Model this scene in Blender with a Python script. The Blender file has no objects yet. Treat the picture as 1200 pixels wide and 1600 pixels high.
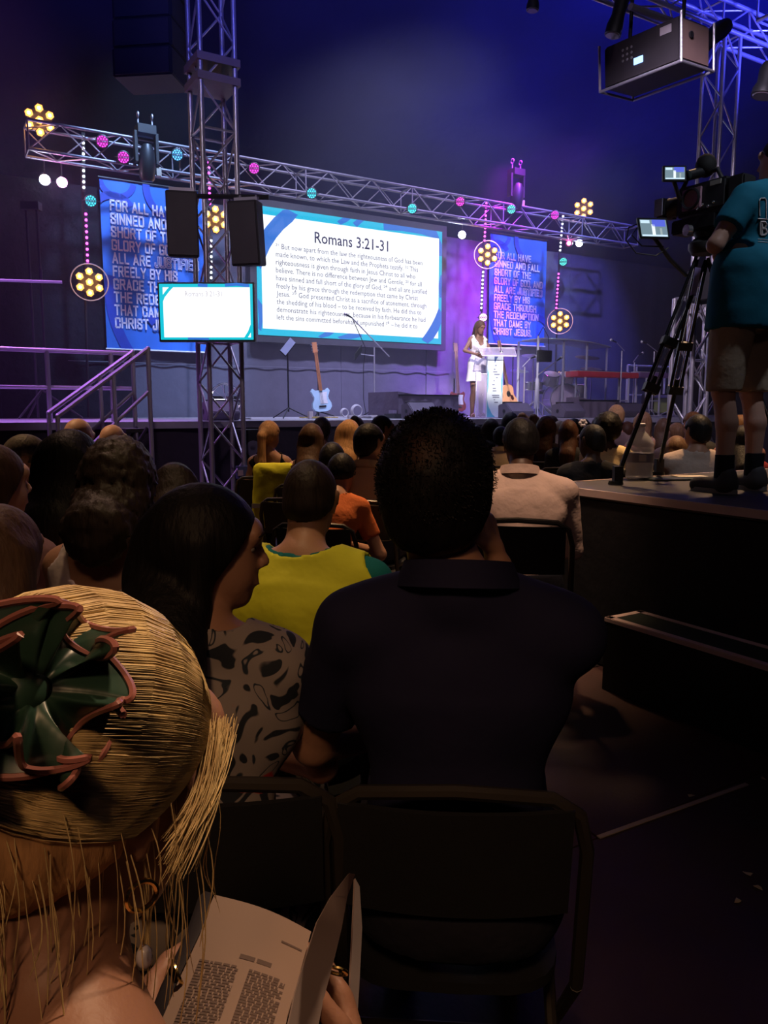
import bpy, bmesh, math, random
import numpy as np
from mathutils import Vector, Matrix, Quaternion
random.seed(7); np.random.seed(7)
SC = bpy.context.scene; COL = SC.collection
V = Vector; rad = math.radians

# ------------------------------------------------------------------ camera
CAMH = 1.40; PITCH = rad(7.6)
cam_d = bpy.data.cameras.new('camera'); cam = bpy.data.objects.new('camera', cam_d); COL.objects.link(cam)
cam_d.sensor_fit = 'HORIZONTAL'; cam_d.sensor_width = 36; cam_d.lens = 36
cam.location = (0, 0, CAMH); cam.rotation_euler = (rad(90) - PITCH, 0, 0)
cam_d.clip_start = .03; cam_d.clip_end = 200
SC.camera = cam
SC.view_settings.view_transform = 'Standard'; SC.view_settings.look = 'None'
SC.view_settings.exposure = 0.0; SC.view_settings.gamma = 1; SC.view_settings.use_curve_mapping = False
SC.cycles.max_bounces = 6; SC.cycles.diffuse_bounces = 2; SC.cycles.glossy_bounces = 3
SC.cycles.transmission_bounces = 4; SC.cycles.transparent_max_bounces = 8; SC.cycles.volume_bounces = 0
SC.cycles.sample_clamp_indirect = 3; SC.cycles.caustics_reflective = False; SC.cycles.caustics_refractive = False
SC.cycles.use_denoising = True

# ------------------------------------------------------------------ frames of the place
def ray(px, py):
    x = (px - 600) / 1200; y = (800 - py) / 1200
    c, s = math.cos(PITCH), math.sin(PITCH)
    return V((x, c + y * s, -s + y * c))
def P(px, py, Y):                       # point at forward distance Y
    r = ray(px, py); return V((0, 0, CAMH)) + r * (Y / r.y)
def PZ(px, py, Z):                      # point at height Z
    r = ray(px, py); return V((0, 0, CAMH)) + r * ((Z - CAMH) / r.z)
AL = rad(31)                            # the stage and everything rigged to it is turned 31 degrees
U = V((math.cos(AL), math.sin(AL), 0)); N = V((math.sin(AL), -math.cos(AL), 0)); ZV = V((0, 0, 1))
W0 = V((-2.256, 14, 0))
DECK = 1.265
def W(u, v, off=0): return W0 + U * u + N * off + V((0, 0, v))
def WP(px, py, off=0):                  # (u, v) where the sight line meets the plane parallel to the back wall
    r = ray(px, py); o = V((0, 0, CAMH)); b = W0 + N * off
    t = (b - o).dot(N) / r.dot(N); p = o + r * t
    return ((p - W0).dot(U), p.z)
def W3(px, py, off=0):
    u, v = WP(px, py, off); return W(u, v, off)
def WUx(px, z, off): return WP(px, 640, off)[0]

# ------------------------------------------------------------------ world and lights
wd = bpy.data.worlds.new('night'); SC.world = wd; wd.use_nodes = True
wd.node_tree.nodes['Background'].inputs[0].default_value = (.02, .03, .12, 1)
wd.node_tree.nodes['Background'].inputs[1].default_value = .045

def aim(o, a, b):
    o.location = a; d = (V(b) - V(a)); o.rotation_euler = d.to_track_quat('-Z', 'Y').to_euler()
def spot(name, a, b, col, power, ang=40, blend=.5, size=.1):
    l = bpy.data.lights.new(name, 'SPOT'); l.energy = power; l.color = col; l.spot_size = rad(ang)
    l.spot_blend = blend; l.shadow_soft_size = size
    o = bpy.data.objects.new(name, l); COL.objects.link(o); aim(o, a, b); return o
def area(name, a, b, col, power, sx, sy):
    l = bpy.data.lights.new(name, 'AREA'); l.energy = power; l.color = col; l.shape = 'RECTANGLE'; l.size = sx; l.size_y = sy
    o = bpy.data.objects.new(name, l); COL.objects.link(o); aim(o, a, b); return o
def point(name, a, col, power, size=.05):
    l = bpy.data.lights.new(name, 'POINT'); l.energy = power; l.color = col; l.shadow_soft_size = size
    o = bpy.data.objects.new(name, l); COL.objects.link(o); o.location = a; return o
WARM = (1, .6, .3)
# house lamps over the audience, then added fill spots among them
spot('house_and_fill_lamp', (-3.6, 5.6, 6.5), (-2.9, 5.2, 1), WARM, 1000, 44, .8, .15)
spot('house_and_fill_lamp', (.1, 6.4, 6.5), (-.1, 5.3, 1), WARM, 1300, 38, .8, .15)
spot('house_and_fill_lamp', (3.2, 7.2, 6.5), (2.4, 5.9, 1), WARM, 1900, 48, .8, .15)
spot('house_and_fill_lamp', (-.1, 1.6, 5.2), (-.35, 2.5, 1), (1, .66, .34), 210, 26, .7, .15)
spot('house_and_fill_lamp', (1.0, 2.6, 5.6), (.72, 4.0, 1.1), (1, .64, .42), 700, 17, .7, .15)
spot('house_and_fill_lamp', (-.4, -1.8, 3.8), (-.3, .75, .9), (1, .56, .28), 130, 34, .9, .25)      # low glow behind the camera
spot('house_and_fill_lamp', (2.6, -.6, 1.0), (1.0, 1.75, 0), (1, .48, .14), 5, 27, .9, .05)     # added low lamp, gives the aisle floor a plain warm glow
spot('house_and_fill_lamp', (.6, -2.5, 4.5), (1.4, 3.0, .5), (1, .66, .6), 26, 60, 1, .4)
spot('house_and_fill_lamp', (-1.7, 4.4, 5.0), (-.95, 2.2, .95), (1, .6, .42), 230, 26, .9, .2)  # added fill spot to brighten the near left group
spot('house_and_fill_lamp', (1.1, 1.9, 4.6), (-.16, .60, 1.05), (1, .64, .38), 560, 14, .8, .12)  # added narrow spot to brighten the blonde hair and the page
spot('house_and_fill_lamp', (2.6, 3.0, 4.6), (2.0, 4.6, 2.0), (.8, .86, 1), 140, 34, .8, .12)  # added cool fill spot, tinted to bring out the cameraman's teal tee
# front wash on the rig
spot('rig_wash', (1.5, -4, 6.5), W(2, 4.6, 3), (.86, .72, .95), 650, 34, .7, .3)
spot('rig_wash', (-3.5, 0, 7.0), P(335, 330, 8.3), (.9, .75, .9), 420, 20, .6, .2)
spot('rig_wash', (-1.2, 3.5, 5.0), P(345, 620, 8.3), (.95, .7, .9), 160, 40, .6, .2)
spot('rig_wash', (1.5, 4.5, 5.5), P(1105, 480, 9.6), (.9, .75, 1.0), 1100, 44, .6, .2)
# blue light on the canvas above
spot('canvas_wash', (6, 9, 5.5), (3.5, 17, 11), (.06, .07, 1), 2900, 90, 1, .3)
spot('canvas_wash', (-1, 5, 5.5), (-1.5, 16, 10.5), (.08, .10, 1), 480, 95, 1, .3)
# stage washes, hung high above the haze
spot('banner_wash', W(-2.0, 8.6, 4.0), W(-1.9, 3.6, 0), (.35, .55, 1), 3600, 34, .6, .2)
spot('banner_wash', W(6.1, 8.6, 4.0), W(6.2, 3.4, 0), (.3, .4, 1), 3000, 32, .6, .2)
spot('violet_wash', W(4.9, 8.6, 4.4), W(4.75, 2.6, 0), (.32, .10, 1), 9500, 34, .9, .2)
spot('violet_wash', W(3.4, 8.6, 4.6), W(3.2, 2.0, 0), (.5, .42, .9), 3600, 44, .9, .2)
spot('violet_wash', W(0, 8.6, 4.8), W(1, 1.7, 0), (.5, .52, .85), 3900, 52, .9, .2)
spot('blue_wash', W(7.6, 8.6, 4.4), W(7.6, 2.4, 0), (.16, .15, 1), 12000, 42, .9, .2)
mg = W3(734, 562, 0); spot('magenta_wash', mg + N * 1.6 + V((0, 0, 5.2)), mg, (.55, .02, 1), 12000, 26, 1, .2)
spot('speaker_spot', (3.0, 2.0, 6.5), P(758, 585, 13.5), (1, .9, .95), 9500, 9, .5)
spot('deck_wash', W(1, 8.6, 4.4), W(0.5, 1.2, 3.2), (.6, .6, 1), 2800, 60, .9, .2)
spot('deck_wash', W(8, 8.6, 4.4), W(8, 1.2, 3.2), (.85, .62, 1), 9500, 56, .9, .2)
spot('deck_wash', W(-5, 8.2, 4.4), W(-5, 1.2, 3.5), (.6, .22, 1), 4200, 54, .9, .2)

# ------------------------------------------------------------------ materials
MATS = {}
def mat(name, col, rough=.6, metal=0, emit=None, es=0, bump=0, bs=40, var=.12, vs=6, stretch=(1, 1, 1), trans=0, sheen=0, spec=.5, alpha=1):
    if name in MATS: return MATS[name]
    m = bpy.data.materials.new(name); m.use_nodes = True; nt = m.node_tree; b = nt.nodes['Principled BSDF']
    L = nt.links.new
    tc = nt.nodes.new('ShaderNodeTexCoord'); mp = nt.nodes.new('ShaderNodeMapping'); mp.inputs['Scale'].default_value = stretch
    L(tc.outputs['Object'], mp.inputs[0])
    nz = nt.nodes.new('ShaderNodeTexNoise'); nz.inputs['Scale'].default_value = vs; nz.inputs['Detail'].default_value = 3; L(mp.outputs[0], nz.inputs[0])
    mx = nt.nodes.new('ShaderNodeMix'); mx.data_type = 'RGBA'
    mx.inputs[6].default_value = tuple(max(0, c * (1 - var * 2)) for c in col) + (1,); mx.inputs[7].default_value = tuple(min(1, c * (1 + var * 2)) for c in col) + (1,)
    L(nz.outputs[0], mx.inputs[0]); L(mx.outputs[2], b.inputs['Base Color'])
    b.inputs['Roughness'].default_value = rough; b.inputs['Metallic'].default_value = metal
    b.inputs['Specular IOR Level'].default_value = spec
    if emit: b.inputs['Emission Color'].default_value = tuple(emit) + (1,); b.inputs['Emission Strength'].default_value = es
    if trans: b.inputs['Transmission Weight'].default_value = trans
    if alpha < 1: b.inputs['Alpha'].default_value = alpha
    if sheen: b.inputs['Sheen Weight'].default_value = sheen
    if bump:
        n2 = nt.nodes.new('ShaderNodeTexNoise'); n2.inputs['Scale'].default_value = bs; n2.inputs['Detail'].default_value = 4; L(mp.outputs[0], n2.inputs[0])
        bp = nt.nodes.new('ShaderNodeBump'); bp.inputs['Strength'].default_value = 1; bp.inputs['Distance'].default_value = bump
        L(n2.outputs[0], bp.inputs['Height']); L(bp.outputs[0], b.inputs['Normal'])
    MATS[name] = m; return m
def cloth(name, col, fold=.02, rough=.85): return mat(name, col, rough, bump=fold, bs=7, var=.08, spec=.15)
def hairm(name, col): return mat(name, col, .55, bump=.004, bs=26, var=.3, vs=30, stretch=(3, 3, .35), spec=.2)
def skinm(name, col): return mat(name, col, .5, bump=.0006, bs=120, var=.06, spec=.35)
def lampm(name, col, s): return mat(name, (.02, .02, .02), .5, emit=col, es=s)
M_alu = mat('brushed aluminium', (.55, .52, .58), .38, .75, bump=.0005, bs=200)
M_steel = mat('galvanised steel rail', (.5, .48, .55), .4, .6)
M_blk = mat('black powder coat', (.012, .012, .015), .45)
M_blkp = mat('black plastic', (.018, .018, .02), .5, bump=.0005, bs=300)
M_cab = mat('black speaker paint', (.012, .011, .014), .7, bump=.002, bs=160)
M_blkcl = cloth('black cloth', (.012, .012, .018), .012)
M_chrome = mat('chrome', (.7, .7, .72), .15, 1)
M_rub = mat('black rubber', (.01, .01, .01), .8)
M_white = mat('white paint', (.75, .75, .78), .5)
M_glass = mat('clear acrylic', (.85, .85, .95), .08, trans=.0, alpha=.16, spec=.6)
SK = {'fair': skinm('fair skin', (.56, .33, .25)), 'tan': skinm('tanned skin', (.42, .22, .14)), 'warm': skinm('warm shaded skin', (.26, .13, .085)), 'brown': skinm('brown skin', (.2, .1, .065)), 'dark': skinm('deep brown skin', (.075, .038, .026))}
HR = {'black': hairm('black hair', (.008, .007, .008)), 'dark': hairm('dark brown hair', (.02, .012, .009)), 'brown': hairm('brown hair', (.07, .035, .02)),
      'auburn': hairm('auburn hair', (.06, .024, .014)), 'blonde': hairm('blonde hair', (.5, .27, .12)), 'lblonde': hairm('light blonde hair', (.55, .4, .24)),
      'grey': hairm('grey brown hair', (.12, .1, .09)), 'ginger': hairm('ginger hair', (.2, .1, .05)), 'mouse': hairm('light brown hair', (.17, .1, .065))}

# ------------------------------------------------------------------ object helpers
ROOTM = {}
def tag(o, label=None, cat=None, group=None, kind=None):
    if label: o['label'] = label
    if cat: o['category'] = cat
    if group: o['group'] = group
    if kind: o['kind'] = kind
    return o
def thing(name, label, cat, loc=(0, 0, 0), rz=0, group=None):
    o = bpy.data.objects.new(name, None); COL.objects.link(o); o.empty_display_size = .1
    o.location = loc; o.rotation_euler = (0, 0, rz); tag(o, label, cat, group)
    ROOTM[o] = Matrix.Translation(V(loc)) @ Matrix.Rotation(rz, 4, 'Z')
    return o
def link(name, me, parent=None, m=None, mtx=None):
    o = bpy.data.objects.new(name, me); COL.objects.link(o)
    if parent: o.parent = parent
    if mtx is not None: o.matrix_local = mtx
    if m and me is not None and not me.materials: me.materials.append(m)
    return o
class MB:
    def __init__(s): s.v = []; s.f = []; s.flat = False
    def add(s, vs, fs):
        k = len(s.v); s.v += [tuple(p) for p in vs]; s.f += [tuple(i + k for i in f) for f in fs]; return s
    def box(s, c, size, ax=None, ay=None, az=None):
        c = V(c); ax = V(ax) if ax else V((1, 0, 0)); az = V(az) if az else V((0, 0, 1)); ay = V(ay) if ay else az.cross(ax).normalized()
        x, y, z = size[0] / 2, size[1] / 2, size[2] / 2
        vs = [c + ax * (i * x) + ay * (j * y) + az * (k * z) for k in (-1, 1) for j in (-1, 1) for i in (-1, 1)]
        return s.add(vs, [(0, 2, 3, 1), (4, 5, 7, 6), (0, 1, 5, 4), (2, 6, 7, 3), (0, 4, 6, 2), (1, 3, 7, 5)])
    def wbox(s, u0, u1, v0, v1, o0, o1):
        return s.box(W((u0 + u1) / 2, (v0 + v1) / 2, (o0 + o1) / 2), (abs(u1 - u0), abs(o1 - o0), abs(v1 - v0)), ax=U, ay=-N, az=ZV)
    def path(s, pts, r, n=8, cap=True, flat=None):
        pts = [V(p) for p in pts]; m = len(pts); rs = r if isinstance(r, (list, tuple)) else [r] * m
        vs = []; ref = None
        for i, p in enumerate(pts):
            d = (pts[min(i + 1, m - 1)] - pts[max(i - 1, 0)])
            if d.length < 1e-9: d = V((0, 0, 1))
            d.normalize()
            if ref is None: ref = V((0, 0, 1)) if abs(d.z) < .9 else V((1, 0, 0))
            a = d.cross(ref).normalized(); b = a.cross(d).normalized(); ref = b
            for k in range(n):
                t = 2 * math.pi * k / n; vs.append(p + a * (math.cos(t) * rs[i]) + b * (math.sin(t) * rs[i] * (flat or 1)))
        fs = [(i * n + k, i * n + (k + 1) % n, (i + 1) * n + (k + 1) % n, (i + 1) * n + k) for i in range(m - 1) for k in range(n)]
        if cap: fs += [tuple(range(n))[::-1], tuple((m - 1) * n + k for k in range(n))]
        return s.add(vs, fs)
    def tube(s, a, b, r, n=8, r2=None): return s.path([a, b], [r, r2 if r2 is not None else r], n)
    def lathe(s, c, prof, n=20, ax=(0, 0, 1)):           # prof: (radius, height) along ax
        c = V(c); z = V(ax).normalized(); x = z.orthogonal().normalized(); y = z.cross(x); vs = []
        for r, h in prof:
            for k in range(n):
                t = 2 * math.pi * k / n; vs.append(c + z * h + (x * math.cos(t) + y * math.sin(t)) * max(r, 1e-4))
        m = len(prof)
        fs = [(i * n + k, i * n + (k + 1) % n, (i + 1) * n + (k + 1) % n, (i + 1) * n + k) for i in range(m - 1) for k in range(n)]
        fs += [tuple(range(n))[::-1], tuple((m - 1) * n + k for k in range(n))]
        return s.add(vs, fs)
    def ring(s, c, R, r, ax, n=24, k=6, a0=0, a1=2 * math.pi, x=None):
        c = V(c); z = V(ax).normalized(); x = V(x) if x else z.orthogonal().normalized(); y = z.cross(x)
        pts = [c + (x * math.cos(a0 + (a1 - a0) * i / n) + y * math.sin(a0 + (a1 - a0) * i / n)) * R for i in range(n + 1)]
        return s.path(pts, r, k)
    def prism(s, outline, d):                              # outline: list of points, d: extrusion vector
        o = [V(p) for p in outline]; d = V(d); n = len(o)
        return s.add(o + [p + d for p in o], [tuple(range(n))[::-1], tuple(range(n, 2 * n))] + [(i, (i + 1) % n, n + (i + 1) % n, n + i) for i in range(n)])
    def ball(s, c, r, n=10, m=7, sc=(1, 1, 1)):
        c = V(c); vs = []; fs = []
        for i in range(m + 1):
            a = math.pi * i / m
            for k in range(n):
                t = 2 * math.pi * k / n; vs.append(c + V((math.sin(a) * math.cos(t) * sc[0], math.sin(a) * math.sin(t) * sc[1], math.cos(a) * sc[2])) * r)
        fs = [(i * n + k, i * n + (k + 1) % n, (i + 1) * n + (k + 1) % n, (i + 1) * n + k)[::-1] for i in range(m) for k in range(n)]
        return s.add(vs, fs)
    def build(s, name, m, parent=None, world=True, smooth=None, bevel=0, kind=None, label=None):
        vs = s.v
        if parent is not None and world:
            inv = ROOTM.get(parent, None)
            if inv is None: inv = ROOTM.get(parent.parent, Matrix.Identity(4))
            inv = inv.inverted(); vs = [tuple(inv @ V(p)) for p in vs]
        org = V((0, 0, 0))
        if parent is None:
            a = np.array(vs); org = V(((a[:, 0].min() + a[:, 0].max()) / 2, (a[:, 1].min() + a[:, 1].max()) / 2, a[:, 2].min()))
            vs = [tuple(V(p) - org) for p in vs]
        me = bpy.data.meshes.new(name); me.from_pydata(vs, [], s.f); me.update()
        o = link(name, me, parent, m)
        if parent is None: o.location = org; ROOTM[o] = Matrix.Translation(org)
        if bevel or True:
            bm = bmesh.new(); bm.from_mesh(me); bmesh.ops.remove_doubles(bm, verts=bm.verts, dist=1e-6)
            bmesh.ops.recalc_face_normals(bm, faces=bm.faces)
            if bevel: bmesh.ops.bevel(bm, geom=bm.edges[:], offset=bevel, segments=2, affect='EDGES', clamp_overlap=True)
            bm.to_mesh(me); bm.free()
        if smooth is None: smooth = 40
        if smooth: me.shade_smooth(); me.set_sharp_from_angle(angle=rad(smooth))
        if kind: o['kind'] = kind
        if label: o['label'] = label
        return o
def struct(o): o['kind'] = 'structure'; return o

# text -----------------------------------------------------------------------
def text_mesh(txt, bold=0, outline=0):
    c = bpy.data.curves.new('lettering', 'FONT'); c.body = txt; c.resolution_u = 2; c.offset = bold
    if outline: c.fill_mode = 'NONE'; c.bevel_depth = outline; c.bevel_resolution = 0
    o = bpy.data.objects.new('lettering', c); COL.objects.link(o)
    dg = bpy.context.evaluated_depsgraph_get(); me = bpy.data.meshes.new_from_object(o.evaluated_get(dg)); bpy.data.objects.remove(o); bpy.data.curves.remove(c)
    return me
def put_text(txt, org, ux, vy, width, height, m, parent, name='lettering', bold=0, outline=0, cond=True):
    """lettering fitted to width x height; org = lower left corner of the text box in world space"""
    me = text_mesh(txt, bold, outline); co = np.empty(len(me.vertices) * 3); me.vertices.foreach_get('co', co); co = co.reshape(-1, 3)
    x0, x1 = co[:, 0].min(), co[:, 0].max(); cap = .72
    ux = V(ux).normalized(); vy = V(vy).normalized(); nz = ux.cross(vy)
    inv = ROOTM[parent].inverted() if parent in ROOTM else ROOTM[parent.parent].inverted()
    sx = width / (x1 - x0); sy = height / cap
    pts = [tuple(inv @ (V(org) + ux * ((p[0] - x0) * sx) + vy * (p[1] * sy) + nz * (p[2] * sy * .3))) for p in co]
    me.vertices.foreach_set('co', np.array(pts).ravel()); me.update(); me.materials.clear(); me.materials.append(m)
    o = link(name, me, parent); o['kind'] = 'stuff'; return o
# ------------------------------------------------------------------ smooth solids (distance field + surface nets)
class Field:
    def __init__(s, lo, hi, vox):
        s.lo = np.array(lo, float) - vox * 2; s.h = vox; s.n = (np.ceil((np.array(hi, float) - s.lo) / vox) + 3).astype(int)
        s.ax = [s.lo[i] + vox * np.arange(s.n[i]) for i in range(3)]; s.g = np.full(s.n, 1.0, np.float32)
    def _sub(s, lo, hi):
        i0 = np.maximum(0, ((np.array(lo) - s.lo) / s.h).astype(int)); i1 = np.minimum(s.n, ((np.array(hi) - s.lo) / s.h).astype(int) + 2)
        if (i1 <= i0).any(): return None, None
        sl = tuple(slice(a, b) for a, b in zip(i0, i1))
        return sl, np.stack(np.meshgrid(*[s.ax[i][sl[i]] for i in range(3)], indexing='ij'), -1)
    @staticmethod
    def dist(p, X, infl=0):
        if p[0] == 'c':
            _, a, b, ra, rb, fl = p; a = np.array(a, float); b = np.array(b, float); ab = b - a; L = ab.dot(ab) + 1e-12
            t = np.clip(((X - a) @ ab) / L, 0, 1); q = X - (a + t[..., None] * ab)
            if fl is not None:
                f = np.array(fl[0], float); f /= np.linalg.norm(f); q = q + (q @ f)[..., None] * f * (1 / fl[1] - 1)
            return np.sqrt((q * q).sum(-1)) - (ra + (rb - ra) * t + infl)
        _, c, r, R = p; q = X - np.array(c, float)
        if R is not None: q = q @ R
        r = np.array(r, float) + infl; k0 = np.sqrt(((q / r) ** 2).sum(-1)); k1 = np.sqrt(((q / r ** 2) ** 2).sum(-1)) + 1e-9
        return k0 * (k0 - 1) / k1
    @staticmethod
    def bb(p, m):
        if p[0] == 'c':
            r = max(p[3], p[4]) + m; a = np.array(p[1], float); b = np.array(p[2], float); return np.minimum(a, b) - r, np.maximum(a, b) + r
        r = max(p[2]) + m; c = np.array(p[1], float); return c - r, c + r
    def add(s, p, k=.02, infl=0):
        lo, hi = s.bb(p, infl + k + s.h * 3); sl, X = s._sub(lo, hi)
        if sl is None: return
        d = s.dist(p, X, infl); g = s.g[sl]; h = np.clip(.5 + .5 * (g - d) / k, 0, 1); s.g[sl] = g * (1 - h) + d * h - k * h * (1 - h)
    def sub(s, p, infl=0, k=.008):
        lo, hi = s.bb(p, infl + k + s.h * 2); sl, X = s._sub(lo, hi)
        if sl is None: return
        d = -s.dist(p, X, infl); g = s.g[sl]; h = np.clip(.5 - .5 * (g - d) / k, 0, 1); s.g[sl] = g * (1 - h) + d * h + k * h * (1 - h)
    def plane(s, pt, n, lo=None, hi=None):        # keep the side opposite to n
        sl, X = s._sub(lo if lo is not None else s.lo, hi if hi is not None else s.lo + s.h * s.n)
        if sl is None: return
        n = np.array(n, float); n /= np.linalg.norm(n); s.g[sl] = np.maximum(s.g[sl], (X - np.array(pt, float)) @ n)
    def ripple(s, amp, f, seed=0, st=(1, 1, 1)):
        sl, X = s._sub(s.lo, s.lo + s.h * s.n); X = X * np.array(st) * f + seed
        w = np.sin(X[..., 0] + 1.3 * np.sin(X[..., 2] * .8)) * np.sin(X[..., 1] + 1.1 * np.sin(X[..., 0] * .9)) * np.sin(X[..., 2] + 1.2 * np.sin(X[..., 1] * .7))
        s.g += (amp * w).astype(np.float32)
    def mesh(s, name):
        g = s.g; ins = g < 0; nx, ny, nz = g.shape; C = (nx - 1, ny - 1, nz - 1)
        acc = np.zeros(C + (3,), np.float32); cnt = np.zeros(C, np.float32); edges = []
        for a in range(3):
            s0 = [slice(None)] * 3; s1 = [slice(None)] * 3; s0[a] = slice(0, -1); s1[a] = slice(1, None)
            g0 = g[tuple(s0)]; g1 = g[tuple(s1)]; m = (g0 < 0) != (g1 < 0); t = np.where(m, g0 / (g0 - g1 + 1e-12 * (g0 == g1)), 0); edges.append((m, ins[tuple(s0)]))
            b, c = [i for i in range(3) if i != a]
            for db in (0, 1):
                for dc in (0, 1):
                    sl = [slice(None)] * 3; sl[b] = slice(db, g.shape[b] - 1 + db); sl[c] = slice(dc, g.shape[c] - 1 + dc); mm = m[tuple(sl)]
                    cnt += mm; acc[..., a] += mm * t[tuple(sl)]; acc[..., b] += mm * db; acc[..., c] += mm * dc
        act = cnt > 0; idx = np.full(C, -1, np.int64); idx[act] = np.arange(act.sum())
        cc = np.argwhere(act); vs = (cc + acc[act] / cnt[act][:, None]) * s.h + s.lo; quads = []
        for a in range(3):
            m, i0 = edges[a]; b, c = [(1, 2), (2, 0), (0, 1)][a]
            e = np.argwhere(m); e = e[(e[:, b] > 0) & (e[:, c] > 0) & (e[:, b] < g.shape[b] - 1) & (e[:, c] < g.shape[c] - 1)]
            def ci(db, dc):
                q = e.copy(); q[:, b] += db; q[:, c] += dc; return idx[q[:, 0], q[:, 1], q[:, 2]]
            Q = np.stack([ci(-1, -1), ci(0, -1), ci(0, 0), ci(-1, 0)], 1); fl = ~i0[e[:, 0], e[:, 1], e[:, 2]]; Q[fl] = Q[fl][:, ::-1]; quads.append(Q)
        Q = np.concatenate(quads); me = bpy.data.meshes.new(name)
        me.vertices.add(len(vs)); me.vertices.foreach_set('co', vs.astype(np.float32).ravel())
        me.loops.add(len(Q) * 4); me.loops.foreach_set('vertex_index', Q.astype(np.int32).ravel())
        me.polygons.add(len(Q)); me.polygons.foreach_set('loop_start', np.arange(0, len(Q) * 4, 4, dtype=np.int32)); me.polygons.foreach_set('loop_total', np.full(len(Q), 4, np.int32))
        me.update(calc_edges=True); me.validate(); me.shade_smooth(); return me
def cap(a, b, ra, rb=None, fl=None): return ('c', tuple(a), tuple(b), ra, ra if rb is None else rb, fl)
def ell(c, r, R=None): return ('e', tuple(c), tuple(r), None if R is None else np.array(R.to_3x3() if hasattr(R, 'to_3x3') else R))
def bounds(ps, m=.05):
    los, his = zip(*[Field.bb(p, m) for p in ps]); return np.min(los, 0), np.max(his, 0)

def ik(S, T, l1, l2, pole):
    S = V(S); T = V(T); d = T - S; L = min(d.length, (l1 + l2) * .995); d.normalize(); T = S + d * L
    a = (l1 * l1 - l2 * l2 + L * L) / (2 * L); h = math.sqrt(max(l1 * l1 - a * a, 0)); pl = V(pole); pl = (pl - d * pl.dot(d)).normalized()
    return S + d * a + pl * h, T

def hand_prims(wr, fd, pn, side, curl=.5, s=1.0):
    """palm + five fingers. wr wrist, fd direction of the fingers, pn palm normal (towards the palm side), side: thumb direction"""
    fd = V(fd).normalized(); pn = V(pn); pn = (pn - fd * pn.dot(fd)).normalized(); sd = fd.cross(pn).normalized(); 
    if sd.dot(V(side)) < 0: sd = -sd
    out = [cap(V(wr), V(wr) + fd * .03 * s, .024 * s, .026 * s, (pn, .7))]; pc = V(wr) + fd * .055 * s
    out.append(cap(pc - fd * .02 * s + sd * .012 * s, pc + fd * .022 * s + sd * .018 * s, .021 * s, .019 * s, (pn, .6))); out.append(cap(pc - fd * .02 * s - sd * .012 * s, pc + fd * .018 * s - sd * .02 * s, .021 * s, .018 * s, (pn, .6)))
    for i, (o, L) in enumerate(((.030, .072), (.010, .080), (-.010, .074), (-.029, .058))):
        a = pc + fd * .028 * s + sd * o * s; d = (fd + sd * o * 3).normalized(); c = 0
        for j, fr in enumerate((.45, .32, .25)):
            c += curl * (.7, .9, .6)[j]; dd = d * math.cos(c) + pn * math.sin(c); b = a + dd * L * fr * s; out.append(cap(a, b, (.0092 - .0008 * j) * s, (.0086 - .001 * j) * s)); a = b
    a = pc - fd * .022 * s + sd * .024 * s; c = .3
    for j, l in enumerate((.034, .03, .024)):
        dd = (sd * (1 - .35 * j) + fd * (.7 + .3 * j) + pn * (.35 + curl * .4 * j)).normalized(); b = a + dd * l * s; out.append(cap(a, b, (.0125 - .0015 * j) * s, (.011 - .0015 * j) * s)); a = b
    return out

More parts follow.
